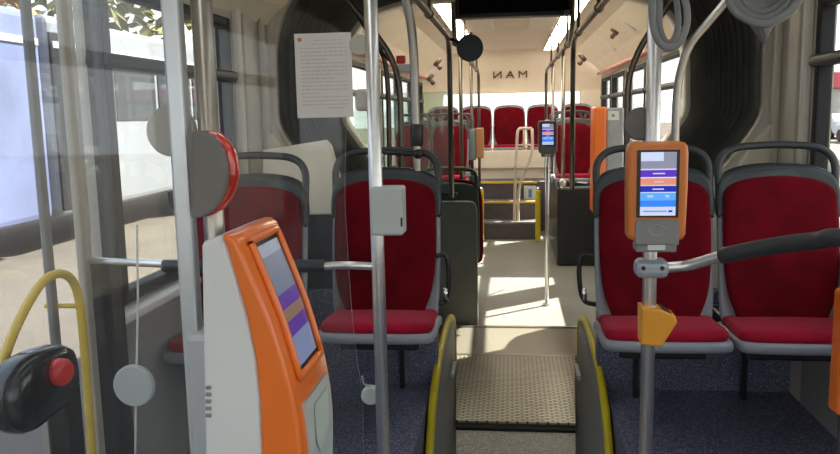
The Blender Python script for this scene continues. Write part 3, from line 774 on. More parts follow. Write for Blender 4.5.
# ------------------------------------------------------------------ glass screen with the notice
GD = 2.13
t = thing('glass_screen', 'clear glass screen with curved edge and taped notice, beside the grey box pole', 'glass screen', (-.8, GD, .35))
gp = [(345, 45), (343, 70), (347, 100), (346, 130), (345, 165), (345, 205), (347, 240), (350, 290), (355, 345), (360, 378)]
rhs = [PY(x, y, GD) for x, y in gp]; tops = [PY(225, -1, GD), PY(262, 1, GD), PY(300, 10, GD), PY(330, 24, GD), PY(341, 33, GD)]
pts = [(p.x, p.z) for p in tops] + [(q.x, q.z) for q in catmull(rhs, 4)] + [(PY(362, 384, GD).x, PY(362, 384, GD).z-.05), (PY(360, 384, GD).x, .35), (-1.235, .35), (-1.235, tops[0].z+.02)]
def pane(bm, pts, y0, y1):
    va = [bm.verts.new((x, y0, z)) for x, z in pts]; vb = [bm.verts.new((x, y1, z)) for x, z in pts]; n = len(pts)
    f = bm.faces.new(va); f.material_index = 0
    for k in range(n):
        f = bm.faces.new((va[k], va[(k+1) % n], vb[(k+1) % n], vb[k])); f.material_index = 1
bm = new(); pane(bm, pts, GD, GD+.0035); obj('pane', bm, [screenglass, glassedge], t)
for (x, y, r_, lbx) in ((362, 45, .029, None), (372, 395, .027, None)):
    q = PY(x, y, GD); bm = new(); cyl(bm, (q.x-.004, GD-.012, q.z), (q.x-.004, GD+.016, q.z), r_, seg=32, bev=.004)
    o_ = obj('clamp', bm, mat('clamp beige', (.50, .47, .40), .4, 0, .03) if y < 200 else lgrey, t)
q = PY(366, 100, GD); bm = new(); box(bm, (q.x-.03, GD-.012, q.z-.03), (q.x+.014, GD+.014, q.z+.03), .01); obj('clamp', bm, mat('clamp beige', (.5, .47, .4)), t)
q0 = PY(362, 376, GD-.004); q1 = PY(372, 395, GD-.004)
bm = new(); tube(bm, catmull([q0, PY(364, 384, GD-.004), PY(370, 386, GD-.004), q1], 4), .003, 6); obj('clip', bm, bluegrey, t)
# paper notice
a = PY(294, 34, GD-.003); b = PY(351, 34, GD-.003); c = PY(351, 117, GD-.003)
t = thing('paper_notice', 'white printed paper notice taped to the glass screen', 'notice', ((a.x+b.x)/2, GD-.004, c.z))
bm = new(); box(bm, (a.x, GD-.0035, c.z), (b.x, GD-.0018, a.z)); obj('sheet', bm, papermat, t)
bm = new(); zz = a.z-.018; w_ = b.x-a.x
rows = [(.35, .85)] + [(.30, .88)]*1 + [(.10, .92)]*3 + [(.10, .55)] + [(.10, .92)]*4 + [(.10, .70)] + [(.10, .92)]*3 + [(.10, .4)] + [(.10, .92)]*3 + [(.55, .85)]
hh = (a.z-c.z-.035)/len(rows)
for (l, r_) in rows:
    x = a.x+w_*l
    while x < a.x+w_*r_:
        e = min(x+random.uniform(.006, .017), a.x+w_*r_); quad(bm, (x, GD-.0042, zz), (e, GD-.0042, zz), (e, GD-.0042, zz-.0026), (x, GD-.0042, zz-.0026)); x = e+.003
    zz -= hh
obj('print', bm, inkm, t)
bm = new(); cyl(bm, (a.x+.015, GD-.0046, a.z-.016), (a.x+.015, GD-.0036, a.z-.016), .006, seg=16); obj('crest', bm, mat('crest', (.55, .25, .1)), t)

# side glass screen left of the machine pole, edge line and clamps
t = thing('glass_screen', 'hazy glass screen between the ticket machine pole and the entrance door', 'glass screen', (-.9, 1.35, .1))
bm = new(); pane(bm, [(PP.x-.055, ZC-.02), (PP.x-.055, .1), (-1.235, .1), (-1.235, ZC-.02)], 1.32, 1.3235); obj('pane', bm, [sideglass, glassedge], t)
q = PY(172, 131, 1.335); bm = new(); cyl(bm, (q.x, 1.326, q.z), (q.x, 1.345, q.z), .045, seg=40, bev=.004); obj('clamp', bm, mat('clamp taupe', (.50, .47, .41), .4, 0, .04), t)
q = PY(135, 385, 1.335); bm = new(); cyl(bm, (q.x, 1.326, q.z), (q.x, 1.340, q.z), .04, seg=40, bev=.004); obj('clamp', bm, lgrey, t)
bm = new(); tube(bm, [PY(137, 225, 1.335), PY(138, 300, 1.335), PY(136, 400, 1.335), PY(135, 470, 1.335)], .0022, 6); obj('edge_wire', bm, white, t)

# ------------------------------------------------------------------ round lamp puck on the machine pole
pc = PY(197, 175, 1.29); ax = Vector((.42, 1, 0)).normalized()
t = thing('signal_lamp', 'round grey signal lamp with red lens on the pole above the ticket machine', 'lamp', (pc.x, pc.y, pc.z-.075))
g_ = lambda x, y: (PY(x, y, 1.27).x, PY(x, y, 1.27).z)
do = [g_(*q) for q in [(191, 131), (200, 131), (208, 134), (216, 142), (222, 152), (225, 164), (226, 176), (224, 190), (219, 202), (212, 211), (203, 217), (195, 219), (191, 218)]]
bm = new(); prism(bm, do, 1.27, 1.292, .005); obj('housing', bm, mat('lamp grey', (.15, .145, .135), .5, 0, .05), t)
bm = new(); prism(bm, [(x+.007, z) for x, z in inset(do, .003 if False else .0)], 1.292, 1.325, .012); obj('lens', bm, redlens, t)
bm = new(); box(bm, (PP.x-.01, 1.295, pc.z-.02), (PP.x+.04, 1.32, pc.z+.02), .004); obj('bracket', bm, darkpl, t)

# ------------------------------------------------------------------ ticket machine
d0, d1 = 1.20, 1.425
t = thing('ticket_machine', 'orange and white ticket machine with sloping touch screen on the foreground pole', 'ticket machine', (-.42, 1.3, .3))
N2 = lambda x, y: (PY(x, y, d0).x, PY(x, y, d0).z)
fl = [(229, 235), (236, 240), (243, 254), (258, 290), (272, 325), (283, 360), (293, 395), (300, 430), (303, 460), (303, 560), (298, 640)]   # near front edge, seen from the side
sp = [(222, 235), (227, 247), (238, 285), (248, 320), (256, 360), (260, 400), (262, 450), (262, 640)]                # seam between white and orange
bl = [(201, 243), (202, 300), (204, 400), (205, 454), (209, 640)]
wo = [N2(*p) for p in [(201, 246), (203, 242), (212, 238.5), (222, 235.5)]] + [N2(*p) for p in sp[1:]] + [N2(*p) for p in bl[::-1][:-1]]
bm = new(); prism(bm, wo, d0, d1, .007); obj('back_housing', bm, white, t)
oo = [N2(*p) for p in sp] + [N2(*p) for p in fl[::-1]]
bm = new(); prism(bm, oo, d0-.003, d1+.003, .011); obj('front_cover', bm, orange, t)
# frame of the front face: curve of near front edge in x,z
fx_ = [Vector((N2(*p)[0], 0, N2(*p)[1])) for p in fl]
cum = [0]
for a, b in zip(fx_, fx_[1:]): cum.append(cum[-1]+(b-a).length)
def onface(s, y, off=0.):
    for i in range(len(cum)-1):
        if s <= cum[i+1] or i == len(cum)-2:
            q = (s-cum[i])/(cum[i+1]-cum[i]); p = fx_[i].lerp(fx_[i+1], q); d = (fx_[i+1]-fx_[i]).normalized(); n = Vector((-d.z, 0, d.x)); 
            if n.x < 0: n = -n
            return Vector((p.x, y, p.z))+n*off
def facestrip(bm, s0, s1, y0, y1, off, n=8, th=.004, mi=0):
    rows = []
    for k in range(n+1):
        s = s0+(s1-s0)*k/n; rows.append([bm.verts.new(onface(s, y0, off)), bm.verts.new(onface(s, y1, off)), bm.verts.new(onface(s, y1, off-th)), bm.verts.new(onface(s, y0, off-th))])
    for a, b in zip(rows, rows[1:]):
        for j in range(4): f = bm.faces.new((a[j], a[(j+1) % 4], b[(j+1) % 4], b[j])); f.material_index = mi
    for a in (rows[0], rows[-1]): f = bm.faces.new(a); f.material_index = mi
s0, s1 = .030, .268
ya, yb = d0+.045, d1-.040
bm = new(); facestrip(bm, s0, s1, ya, yb, .0015, th=.006); scn = obj('bezel', bm, blackpl, t)
sm = [emit('kiosk grey', (.16, .19, .26), .7), emit('kiosk purple', (.10, .045, .26), .8), emit('kiosk tan', (.25, .16, .12), .7), emit('kiosk blue', (.18, .22, .36), .8), emit('kiosk pale', (.26, .29, .36), .8)]
bm = new(); L = s1-s0-.02
for a, b, mi in ((0, .10, 4), (.10, .42, 0), (.42, .54, 1), (.54, .64, 2), (.64, .76, 1), (.76, 1., 3)):
    facestrip(bm, s0+.01+L*a, s0+.01+L*b, ya+.012, yb-.012, .0035, 4, .002, mi)
obj('screen', bm, sm, scn)
# raised orange rim round the screen
bm = new(); pr = [onface(s0+(s1-s0)*k/10, ya-.004, .004) for k in range(11)] + [onface(s1+.004, ya+(yb-ya)*k/4, .004) for k in range(5)] + [onface(s1-(s1-s0)*k/10, yb+.004, .004) for k in range(11)] + [onface(s0-.004, yb-(yb-ya)*k/4, .004) for k in range(5)]
tube(bm, pr+[pr[0]], .0075, 8, caps=False); obj('screen_rim', bm, orange, t)
# ticket tray below
bm = new(); facestrip(bm, .315, .52, ya-.012, yb+.012, .006, 6, .01); tr = obj('tray_panel', bm, lgrey, t)
bm = new(); c_ = .375
pts = [onface(.335, ya+.03, .008), onface(.335, yb-.01, .008), onface(.40, yb-.03, .008), onface(.425, (ya+yb)/2-.02, .008), onface(.40, ya+.02, .008)]
bm.faces.new([bm.verts.new(p) for p in pts]); va = [bm.verts.new(p+Vector((-.012, 0, 0))) for p in pts]; bm.faces.new(va)
obj('ticket_mouth', bm, mat('mouth green', (.50, .58, .50), .3), tr)
bm = new(); cz = N2(207, 400)
for k in range(5): q = PY(206.5, 388+k*7, d0-.004); box(bm, (q.x-.002, d0-.004, q.z-.003), (q.x+.007, d0+.004, q.z+.003), .001)
obj('hinge_screws', bm, mgrey, t)
bm = new(); box(bm, (PP.x-.005, 1.29, .55), (-.47, 1.37, .62), .006); box(bm, (PP.x-.005, 1.29, 1.15), (-.47, 1.37, 1.22), .006); obj('pole_mount', bm, darkpl, t)

# ------------------------------------------------------------------ curved poles behind the front seats
def curved(pp, d, r, m, lb, sleeve=None):
    pts = [PY(x, y, d) for x, y in pp]
    e_ = (pts[0]-pts[1]).normalized(); q = pts[0].copy()
    def roof(a_): return next((z0+(z1-z0)*(a_-x0)/(x1-x0) for (x0, z0), (x1, z1) in zip(prof[5:], prof[6:]) if x0 <= a_ <= x1), ZC)-.03
    while q.z < roof(abs(q.x)) and e_.z > .05: q = q+e_*.02     # carry the top on to the roof lining
    pts = [q]+pts
    t = thing('curved_pole', lb, 'pole', pts[-1], 'curved poles beside the front seats')
    bm = new(); tube(bm, catmull(pts, 8), r, 12); obj('tube', bm, m, t)
    return t
t = curved([(399, -22), (406, 2), (411, 25), (414, 60), (415, 100), (417, 150), (418, 175)], 3.28, .0185, steeld, 'curved steel pole rising from the seat behind the grey box pole')
q0, q1 = PY(417, 124, 3.27), PY(417, 146, 3.27); bm = new(); cyl(bm, q0, q1, .027, bev=.005); obj('sleeve', bm, blackpl, t)
q0, q1 = PY(384, 152, 3.27), PY(418, 154, 3.27); bm = new(); tube(bm, [q0, q1], .012, 10); sphere(bm, q1, .022); obj('arm', bm, blackpl, t)
t = curved([(732, -8), (722, 6), (705, 26), (690, 45), (682, 66), (677, 95), (675, 150), (674, 185)], 3.25, .0165, steeld, 'curved steel pole bending outward above the seat behind the validator')
curved([(668, 5), (650, 32), (637, 55), (629, 80), (627, 115), (627, 175)], 4.3, .0165, bronzep, 'dark curved pole just behind the pole carrying the orange validator')
curved([(362, 18), (380, 40), (392, 60), (399, 85), (401, 120), (402, 180)], 4.3, .0165, bronzep, 'dark curved pole between the grey box pole and the steel curved pole')
curved([(372, 38), (384, 58), (388, 90), (389, 130), (390, 180)], 5.0, .0165, bronzep, 'thin dark curved pole partly hidden by the grey box pole')


# ------------------------------------------------------------------ hanging straps
def strap(d, pts, r, lb, grp):
    w = [PY(x, y, d) for x, y in pts]; w = [Vector((w[0].x, d, ZC-.01))]+w+[Vector((w[-1].x, d, ZC-.01))]
    bm = new(); tube(bm, catmull(w, 8), r, 10, flat=.6)
    return tag(obj('hanging_strap', bm, strapgrey), lb, 'hanging strap', grp)
g1 = 'hanging strap loops by the validator pole'
strap(1.98, [(654, -40), (652, 0), (653, 25), (659, 42), (669, 48), (679, 43), (686, 28), (687, 10), (682, -40)], .0085, 'outer grey strap loop hanging round the top of the validator pole', g1)
strap(2.02, [(660, -40), (659, 5), (660, 28), (666, 42), (673, 41), (678, 26), (677, 5), (671, -40)], .0075, 'inner grey strap loop hanging round the top of the validator pole', g1)
t = thing('hanging_strap_bundle', 'grey bundle of hanging straps gathered to a point before the bellows, top right', 'hanging straps', PY(765, 40, 2.45))
for k, (l, b_, rr) in enumerate(((0, 0, 1), (7, -5, .9), (14, -11, .8), (21, -18, .7))):
    bm = new(); tube(bm, catmull([PY(724+l, -45, 2.45+k*.02), PY(728+l, -5, 2.45+k*.02), PY(738+l*.8, 14+b_*.6, 2.45+k*.02), PY(764, 24+b_, 2.45+k*.02), PY(788-l*.8, 13+b_*.6, 2.45+k*.02), PY(800-l, -5, 2.45+k*.02), PY(804-l, -45, 2.45+k*.02)], 8), .012, 10, flat=.7); obj('loop', bm, strapgrey, t)
bm = new(); slab(bm, [(PY(x, y, 2.5).x, PY(x, y, 2.5).z) for x, y in ((733, 5), (742, 17), (754, 26), (763, 40), (767, 42), (773, 28), (784, 16), (796, 3), (790, -20), (740, -20))], .04, lambda u, v, w_: Vector((u, 2.54-w_, v)), .012); obj('web', bm, strapgrey, t)

q = PY(765, -30, 2.48); bm = new(); box(bm, (q.x-.03, 2.45, q.z-.02), (q.x+.03, 2.52, roofz(q.x)-.005), .008); obj('hanger', bm, strapgrey, t)
# ------------------------------------------------------------------ ceiling fittings
a = PY(455, 18.5, 5.62); b = PY(573, 18.5, 5.62)
t = thing('ceiling_display', 'black information display hanging from the ceiling over the aisle', 'display', ((a.x+b.x)/2, 5.66, a.z))
bm = new(); box(bm, (a.x, 5.62, a.z), (b.x, 5.74, ZC+.0), .012); obj('housing', bm, blackpl, t)
bm = new(); box(bm, (a.x+.03, 5.614, a.z+.025), (b.x-.03, 5.622, ZC-.02), .003); obj('screen', bm, mat('display glass', (.006, .006, .007), .08, 0, .1), t)
q = PY(567, 12, 5.61); bm = new(); box(bm, (q.x-.02, 5.606, q.z-.015), (q.x+.02, 5.613, q.z+.015), .002); obj('badge', bm, mgrey, t)
q = PY(470, 48, 5.45)
t = thing('round_disc', 'round dark blue disc fixed to the end of the grab rail', 'sign', q-Vector((0, 0, .09)))
bm = new(); ax = Vector((.12, 1, .05)).normalized(); cyl(bm, q-ax*.01, q+ax*.01, .092, seg=40, bev=.004); obj('disc', bm, navy, t)
bm = new(); tube(bm, [q+ax*.012, (-.43, 5.47, RZ-.01)], .012, 8); obj('arm', bm, darkpl, t)
def nozzle(x, y, X, lb):
    # small dark fitting on the sloped coving
    q = None
    for k in range(400):
        d = 5.9+k*.012; p = PY(x, y, d); ax_ = abs(p.x)
        zc_ = 2.03
        for (x0, z0), (x1, z1) in zip(prof[5:], prof[6:]):
            if x0 <= ax_ <= x1: zc_ = z0+(z1-z0)*(ax_-x0)/(x1-x0)
        if p.z <= zc_+.002 and k > 0 and q is None and ax_ > .5 and p.z > prev_d: pass
        if p.z >= zc_-.004 and ax_ < W: q = p; break
    if q is None: q = PY(x, y, 7.2)
    t = thing('coving_fitting', lb, 'fitting', q, 'small fittings on the covings')
    n = Vector((-1 if q.x > 0 else 1, 0, -1)).normalized()
    bm = new(); cyl(bm, q+n*-.01, q+n*.022, .042, seg=20, bev=.005); obj('base', bm, brownfix, t)
    bm = new(); cyl(bm, q+n*.02+Vector((0, -.02, -.02)), q+n*.05+Vector((0, -.03, -.03)), .02, seg=14, bev=.003); obj('nozzle', bm, brownfix, t)
prev_d = 0
for x, y, lb in ((615, 31, 'dark brown fitting on the coving above the curved pole, nearest'), (583, 57, 'dark brown fitting further back on the coving near the ceiling rail'),
                 (437, 62, 'dark brown fitting on the coving left of the round blue disc'), (430, 77, 'small brown fitting low on the coving over the tinted glass')):
    nozzle(x, y, 0, lb)
for x, y, lb in ((629, 26, 'small white latch on the coving above the curved pole, nearest'), (611, 47, 'small white latch on the coving further back by the dark fittings')):
    q = None
    for k in range(500):
        p = PY(x, y, 5.9+k*.01); a_ = abs(p.x)
        zc_ = next((z0+(z1-z0)*(a_-x0)/(x1-x0) for (x0, z0), (x1, z1) in zip(prof[5:], prof[6:]) if x0 <= a_ <= x1), 9)
        if p.z >= zc_-.004: q = p; break
    if q is None: q = PY(x, y, 7)
    bm = new(); box(bm, (q.x-.05, q.y-.02, q.z-.012), (q.x+.05, q.y+.02, q.z+.004), .004); box(bm, (q.x+.01, q.y-.05, q.z-.012), (q.x+.05, q.y-.015, q.z+.004), .004)
    for v_ in bm.verts: v_.co.z -= (v_.co.x-q.x)*.75
    tag(obj('coving_latch', bm, white), lb, 'latch', 'white latches on the coving')
# emergency hammer
q = PY(402, 62, 4.4); t = thing('emergency_hammer', 'red emergency hammer in a white holder high beside the dark curved poles', 'emergency hammer', q)
bm = new(); box(bm, (q.x-.03, 4.38, q.z-.01), (q.x+.02, 4.42, q.z+.035), .008); obj('head', bm, redpl, t)
bm = new(); box(bm, (q.x-.035, 4.39, q.z-.055), (q.x+.06, 4.45, q.z-.012), .008); obj('holder', bm, white, t)
bm = new(); tube(bm, [(q.x-.04, 4.42, q.z-.02), (q.x-.12, 4.42, q.z+.06)], .01, 8); obj('arm', bm, bronzep, t)
# letters on the rear panel (read mirrored in the photograph)
cu = bpy.data.curves.new('lettering', 'FONT'); cu.body = 'MAN'; cu.size = .165; cu.extrude = .006; cu.align_x = 'CENTER'; cu.align_y = 'CENTER'; cu.space_character = 1.45; cu.shear = -.0
tmp = bpy.data.objects.new('tmp', cu); C.objects.link(tmp)
dg = bpy.context.evaluated_depsgraph_get(); me = bpy.data.meshes.new_from_object(tmp.evaluated_get(dg)); bpy.data.objects.remove(tmp)
bm = new(); bm.from_mesh(me)
tz = 2.085; s_ = (11.1-DR)/(ZC+.04-RZ1); ty = DR+(tz-RZ1)*s_
Rr = Matrix.Translation((-.01, ty-.012, tz)) @ Matrix.Rotation(math.atan(-s_)*1., 4, 'X') @ Matrix.Rotation(PI/2, 4, 'X') @ Matrix.Diagonal((-1.15, 1, 1, 1))
bmesh.ops.transform(bm, matrix=Rr, verts=bm.verts)
tag(obj('wall_lettering', bm, brownfix), 'dark mirrored letters on the panel above the back window', 'lettering')

# ------------------------------------------------------------------ far orange and grey machine on the right
D = 7.0
a = PY(594, 107, D); b = PY(606, 160, D); c = PY(622, 107, D)
t = thing('ticket_machine', 'orange and grey ticket machine standing far back by the side windows', 'ticket machine', (b.x, D, 0))
bm = new(); box(bm, (a.x, D-.02, .65), (b.x, D+.30, a.z), .015); obj('front_cover', bm, orange, t)
bm = new(); box(bm, (b.x, D, .3), (c.x+.02, D+.28, a.z-.01), .015); obj('back_housing', bm, mat('machine grey', (.30, .32, .33), .5), t)
l0 = PY(608, 111, D-.01); l1 = PY(619, 120, D-.01)
bm = new(); box(bm, (l0.x, D-.004, l1.z), (l1.x, D+.002, l0.z)); box(bm, ((l0.x+l1.x)/2-.015, D-.006, (l0.z+l1.z)/2-.012), ((l0.x+l1.x)/2+.012, D-.003, (l0.z+l1.z)/2+.012), mi=1); obj('sticker', bm, [white, mgrey], t)
bm = new(); tube(bm, [((b.x+c.x)/2, D+.15, 0), ((b.x+c.x)/2, D+.15, .35)], .03, 14); obj('pedestal', bm, darkpl, t)
# validator seen from the side on the left
D = 8.64
a = PY(476, 128, D); b = PY(484, 158, D)
t = thing('ticket_validator', 'tan orange validator seen edge-on at the pole past the tinted glass', 'ticket validator', ((a.x+b.x)/2, D, b.z))
bm = new(); box(bm, (a.x, D-.06, b.z), (b.x, D+.06, a.z), .012, seg=3); obj('housing', bm, mat('tan orange', (.38, .18, .07), .5), t)
c = PY(467, 130, D); bm = new(); box(bm, (c.x, D-.05, b.z-.02), (a.x, D+.05, a.z-.01), .012, seg=3); obj('back_housing', bm, mat('machine blue grey', (.16, .19, .21), .5), t)
# pale rail frame and yellow step posts
t = thing('rail_frame', 'pale tube rail frame standing at the foot of the rear steps', 'rail', (.1, 9.6, 0))
D = 9.75
bm = new(); r_ = .018
tube(bm, catmull([PY(514, 236, D), PY(515, 190, D), PY(517, 140, D), PY(518.5, 130, D), PY(523, 128.5, D), PY(532, 128.5, D)], 4), r_, 8)
tube(bm, [PY(524, 129, D), PY(524, 150, D)], .014, 8); tube(bm, [PY(518, 145, D), PY(534, 145, D)], .010, 8)
tube(bm, catmull([PY(532, 128.5, D), PY(532, 150, D), PY(527, 168, D), PY(519, 190, D), PY(518, 236, D)], 4), r_, 8)
obj('tube', bm, mat('pale tube', (.66, .56, .46), .4), t)
for x, lb in ((481, 'yellow edge post at the foot of the rear steps, on the tinted glass side'), (538, 'yellow edge post at the foot of the rear steps, on the wheel box side')):
    q = PY(x, 190, 9.5); bm = new(); box(bm, (q.x-.03, 9.45, 0), (q.x+.03, 9.6, q.z), .012)
    t = thing('step_post', lb, 'post', (q.x, 9.5, 0), 'step edge posts'); 
    obj('panel', bm, yellow, t); bm = new(); sphere(bm, (q.x, 9.5, q.z+.01), .028); obj('cap', bm, chrome, t)
for d, z, nm in ((9.95, .43, 'trim_30'), (10.32, .65, 'trim_31'), (9.62, .21, 'trim_32')):
    bm = new(); box(bm, (STX0, d-.012, z-.02), (STX1, d+.03, z+.008), .004); struct(nm, bm, yellowp if z > .3 else mgrey)
q0 = PY(524, 186, 10.25); q1 = PY(536, 200, 10.25)
bm = new(); box(bm, (q0.x, 10.25, q1.z), (q1.x, 10.262, q0.z)); 
t = tag(obj('wall_poster', bm, mat('poster white', (.62, .68, .68), .6)), 'small white poster with blue mark beside the rear steps', 'poster')
bm = new(); box(bm, ((q0.x+q1.x)/2-.02, 10.246, (q0.z+q1.z)/2-.06), ((q0.x+q1.x)/2+.025, 10.2505, (q0.z+q1.z)/2+.05)); obj('blue_mark', bm, mat('blue mark', (.15, .25, .5), .6), t)

# ------------------------------------------------------------------ entrance door (left)
def dr(name, parts):
    r = bpy.data.objects.new(name, None); C.objects.link(r); r.location = (-W, 1.6, 0); r['kind'] = 'structure'
    for nm, bm, m in parts: obj(nm, bm, m, r)
    return r
bm = new(); X0, X1 = -W-.03, -W+.02
box(bm, (X0, 1.1, .02), (X1, 1.15, 2.06), .008); box(bm, (X0, 2.315, .02), (X1, 2.335, 2.06), .008); box(bm, (X0, 1.15, 2.0), (X1, 2.315, 2.06), .008); box(bm, (X0, 1.15, .02), (X1, 2.315, .12), .008)
bm2 = new(); box(bm2, (X0+.022, PX(38, 150, -1.26).y, .1), (X1-.012, PX(46, 150, -1.26).y, 2.02), .006)
bm3 = new(); box(bm3, (X0+.03, 1.14, .1), (X0+.034, 2.32, 2.02))
dr('door_1', [('frame', bm, darkpl), ('stile', bm2, mat('stile grey', (.25, .25, .24), .5)), ('pane', bm3, doorglass)])
bm = new(); box(bm, (-W-.0, PX(73, 150, -1.25).y, 0.0), (-W+.022, PX(84, 150, -1.25).y, 2.04), .007); struct('trim_33', bm, mat('door post beige', (.46, .42, .34), .5))
bm = new(); box(bm, (-W-.0, PX(105, 300, -1.21).y, 0.0), (-W+.075, PX(121, 300, -1.21).y, zl), .012); struct('trim_34', bm, blackrub)
# yellow door handrail
X = -1.20
pth = catmull([PX(-14, 440, X), PX(0, 372, X), PX(18, 323, X), PX(40, 285, X), PX(57, 274, X), PX(71, 279, X), PX(79, 300, X), PX(84, 345, X), PX(89, 410, X), PX(93, 470, X)], 6)
t = thing('door_handrail', 'yellow curved handrail on the entrance door', 'handrail', pth[-1])
bm = new(); tube(bm, pth, .012, 12); obj('tube', bm, yellowp, t)
q = PX(79, 306, X); bm = new(); tube(bm, [q, (X-.1, q.y, q.z)], .007, 8); e = PX(0, 372, X); tube(bm, [e, (X-.1, e.y, e.z)], .007, 8); obj('bracket', bm, yellowp, t)
# black button housing
q = PX(42, 390, -1.10)
t = thing('door_button', 'black rounded door button housing with red push button on a dark post', 'door button', (q.x, q.y, 0))
fx2 = lambda x, y: (PX(x, y, -1.10).y, PX(x, y, -1.10).z)
o = smooth2d([fx2(*p) for p in ((15, 426), (12, 400), (16, 375), (29, 357), (50, 348), (72, 347), (79, 380), (70, 402), (54, 416), (36, 431), (24, 434))], 4)
bm = new(); slab(bm, o, .085, lambda u, v, w_: Vector((-1.17+w_, u, v)), .028, 0, .008); obj('housing', bm, mat('glossy black', (.010, .012, .014), .22, 0, .1, coat=.5), t)
q = PX(59, 372, -1.075); bm = new(); axn = Vector((1, -.25, 0)).normalized(); tube(bm, [q-axn*.02, q+axn*.012, q+axn*.02, q+axn*.023], [.033, .033, .028, .018], 28); obj('push_button', bm, redpl, t)
q = PX(72, 420, -1.12); bm = new(); box(bm, (-1.17, q.y-.035, 0), (-1.11, q.y+.04, q.z+.1), .01); obj('post', bm, blackpl, t)

# small piece of orange at the right edge (handle of a hammer box on the window seat)
q = PY(838, 350, 2.2)
t = thing('orange_post', 'orange post at the right edge in front of the window seat', 'post', (q.x+.035, 2.2, PLAT))
bm = new(); z0, z1 = PY(838, 413, 2.2).z, PY(838, 290, 2.2).z
box(bm, (q.x-.006, 2.17, z0), (q.x+.06, 2.24, z1), .012); obj('housing', bm, orange, t)
bm = new(); tube(bm, [(q.x+.03, 2.205, PLAT), (q.x+.03, 2.205, z0+.01)], .016, 10); obj('leg', bm, darkpl, t)

# ------------------------------------------------------------------ outside
GZ = -.35
bm = new(); box(bm, (-60, -40, GZ-.2), (120, 120, GZ)); struct('ground_pavement', bm, mat('pavement', (.115, .095, .072), .8, 0, .12, 1.5))
def bus(x, y0, y1, lb, bm_, first=None):
    t = thing('parked_bus', lb, 'bus', (x, (y0+y1)/2, GZ))
    wm = bm_; dk = mat('bus window', (.015, .016, .018), .35, 0, .2, spec=.15)
    bm = new(); box(bm, (x-2.5, y0, .15), (x, y1, 3.1), .12, seg=3); obj('body', bm, wm, t)
    bm = new(); y = y0+.4
    wins = []
    if first:
        bm = new(); box(bm, (x-.02, first[0], .25), (x+.02, first[1], 2.85), .03); obj('door_glass', bm, dk, t); y = first[1]+.15
    while y < (y1-1.6 if first else 7.5): wins.append((y, y+1.5)); y += 1.62
    for a, b in wins:
        bm = new(); box(bm, (x-.02, a, 1.55), (x+.02, b, 2.45), .03); obj('window', bm, dk, t)
    bm = new(); box(bm, (x-.01, y0+.1, 2.62), (x+.03, y1-.1, 2.72), .01); obj('roof_band', bm, mat('bus band', (.42, .42, .40), .4), t)
    for yy in (y0+4.6, y1-2.8):
        bm = new(); cyl(bm, (x-.25, yy, GZ+.48), (x+.03, yy, GZ+.48), .48, seg=28, bev=.03); obj('wheel', bm, blackrub, t)
    return t
bus(-6.6, 10.75, 27.0, 'white bus parked outside the left windows', mat('bus white', (.19, .20, .22), .35, 0, .06, .8), (10.8, 12.45))
t = bus(-6.6, -6.0, 10.6, 'blue and white bus parked outside the entrance door', mat('bus blue white', (.12, .14, .24), .35, 0, .25, .9))
# blue covered trailer between them, dark end
def tree(x, y, h, r, lb, m):
    t = thing('tree', lb, 'tree', (x, y, GZ), 'trees outside')
    bm = new(); tube(bm, [(x, y, GZ), (x+.1, y, GZ+h*.5), (x, y+.1, GZ+h*.75)], [.22, .17, .1], 10); obj('trunk', bm, mat('bark', (.08, .06, .04), .9), t)
    bm = new()
    for k in range(900 if r > 2.5 else 2600):
        u, v, w = random.uniform(-1, 1), random.uniform(-1, 1), random.uniform(-1, 1)
        if u*u+v*v+w*w > 1: continue
        c = Vector((x+u*r, y+v*r, GZ+h*.68+w*h*.36)); a = Vector((random.uniform(-1, 1), random.uniform(-1, 1), random.uniform(-1, 1))).normalized()*random.uniform(.2, .4)
        b = a.cross(Vector((random.uniform(-1, 1), random.uniform(-1, 1), 1))).normalized()*random.uniform(.15, .3)
        bm.faces.new([bm.verts.new(c+a), bm.verts.new(c+b), bm.verts.new(c-a), bm.verts.new(c-b)])
    obj('crown', bm, m, t)
autumn = mat('autumn leaves', (.30, .17, .04), .8, 0, .5, 1.5); greenl = mat('green leaves', (.14, .13, .03), .8, 0, .5, 1.5)
for k, (x, y, h, r, mm, lb) in enumerate(((-13, 15, 8, 3.2, autumn, 'brown autumn tree above the parked bus outside the door'), (-13, 24, 8, 3.0, greenl, 'green yellow tree rising behind the parked bus near the notice'), (-14, 8, 9, 3.2, greenl, 'tree behind the second bus outside the entrance'),
                                  (15, 30, 8, 2.6, autumn, 'yellow autumn tree outside the window beside the dark rail'))):
    tree(x, y, h, r, lb, mm)
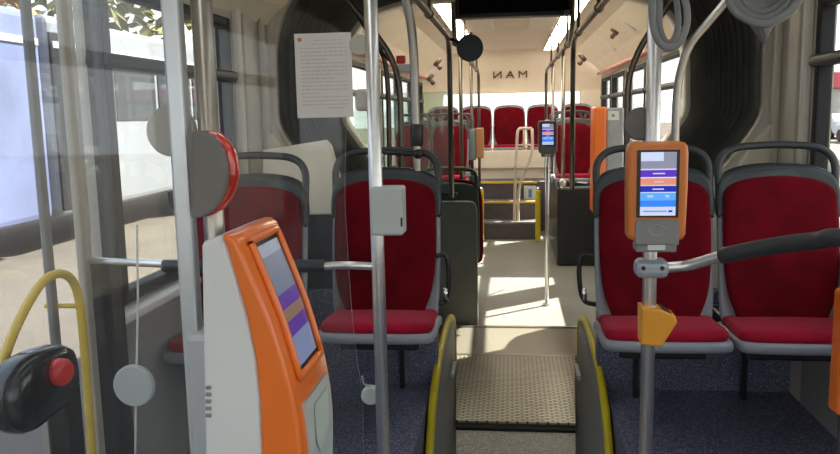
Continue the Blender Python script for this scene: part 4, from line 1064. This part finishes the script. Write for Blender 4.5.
def car(x, y, lb):
    t = thing('parked_car', lb, 'car', (x, y, GZ), 'cars parked outside')
    o = [(-2.1, .3), (2.1, .3), (2.15, .75), (1.9, .95), (1.1, 1.02), (.5, 1.45), (-1.0, 1.48), (-1.7, 1.05), (-2.1, .95), (-2.15, .6)]
    bm = new(); slab(bm, o, 1.75, lambda u, v, w: Vector((x+w-.87, y+u, GZ+v)), .12); obj('body', bm, mat('car white', (.4, .42, .45), .25), t)
    o2 = [(-.95, 1.03), (.95, 1.03), (.45, 1.38), (-.85, 1.40)]
    for sx in (-.89, .86):
        bm = new(); slab(bm, o2, .03, lambda u, v, w: Vector((x+sx+w, y+u, GZ+v)), .01, smooth=False); obj('side_window', bm, mat('car glass', (.05, .06, .07), .1), t)
    for sx in (-.9, .7):
        for sy in (-1.3, 1.3):
            bm = new(); cyl(bm, (x+sx, y+sy, GZ+.33), (x+sx+.2, y+sy, GZ+.33), .33, seg=20, bev=.02); obj('wheel', bm, blackrub, t)
car(19.5, 50, 'white car parked outside the window behind the handrail'); car(18.5, 43.5, 'white car parked nearer outside the window behind the handrail')
tree(5.8, 6.3, 8.5, 2.4, 'unseen tree added to keep the sun off the front right windows', greenl)  # added out of view; its crown shades the front seats from the sun
t = thing('kiosk', 'white kiosk with red roof band outside beyond the parked cars', 'building', (26, 66, GZ))
bm = new(); box(bm, (20, 63, GZ), (34, 69, 2.9), .05); obj('wall', bm, mat('kiosk wall', (.4, .39, .37), .7), t)
bm = new(); box(bm, (19.7, 62.7, 2.9), (34.3, 69.3, 4.1), .05); obj('roof_band', bm, mat('kiosk red', (.55, .08, .10), .6), t)

# ------------------------------------------------------------------ light
sun = bpy.data.lights.new('sun', 'SUN'); so_ = bpy.data.objects.new('sun', sun); C.objects.link(so_)
sun.energy = 30; sun.angle = math.radians(.6); sun.color = (1, .92, .78)
so_.rotation_euler = Vector((-.58, -.48, -.66)).to_track_quat('-Z', 'Y').to_euler()
wd = bpy.data.worlds.new('world'); S.world = wd; wd.use_nodes = True
nt = wd.node_tree; bg = nt.nodes['Background']
tc = nt.nodes.new('ShaderNodeTexCoord'); sp_ = nt.nodes.new('ShaderNodeSeparateXYZ'); rp = nt.nodes.new('ShaderNodeValToRGB')
nt.links.new(tc.outputs['Generated'], sp_.inputs[0]); nt.links.new(sp_.outputs['Z'], rp.inputs['Fac'])
rp.color_ramp.elements[0].color = (1, .99, .97, 1); rp.color_ramp.elements[1].color = (.72, .84, 1, 1)
nt.links.new(rp.outputs['Color'], bg.inputs['Color']); bg.inputs['Strength'].default_value = 2.8

S.view_settings.view_transform = 'Standard'; S.view_settings.look = 'None'; S.view_settings.gamma = 1; S.view_settings.use_curve_mapping = False
S.view_settings.exposure = 0.0
S.cycles.transparent_max_bounces = 24
S.cycles.max_bounces = 10
S.cycles.sample_clamp_indirect = 6
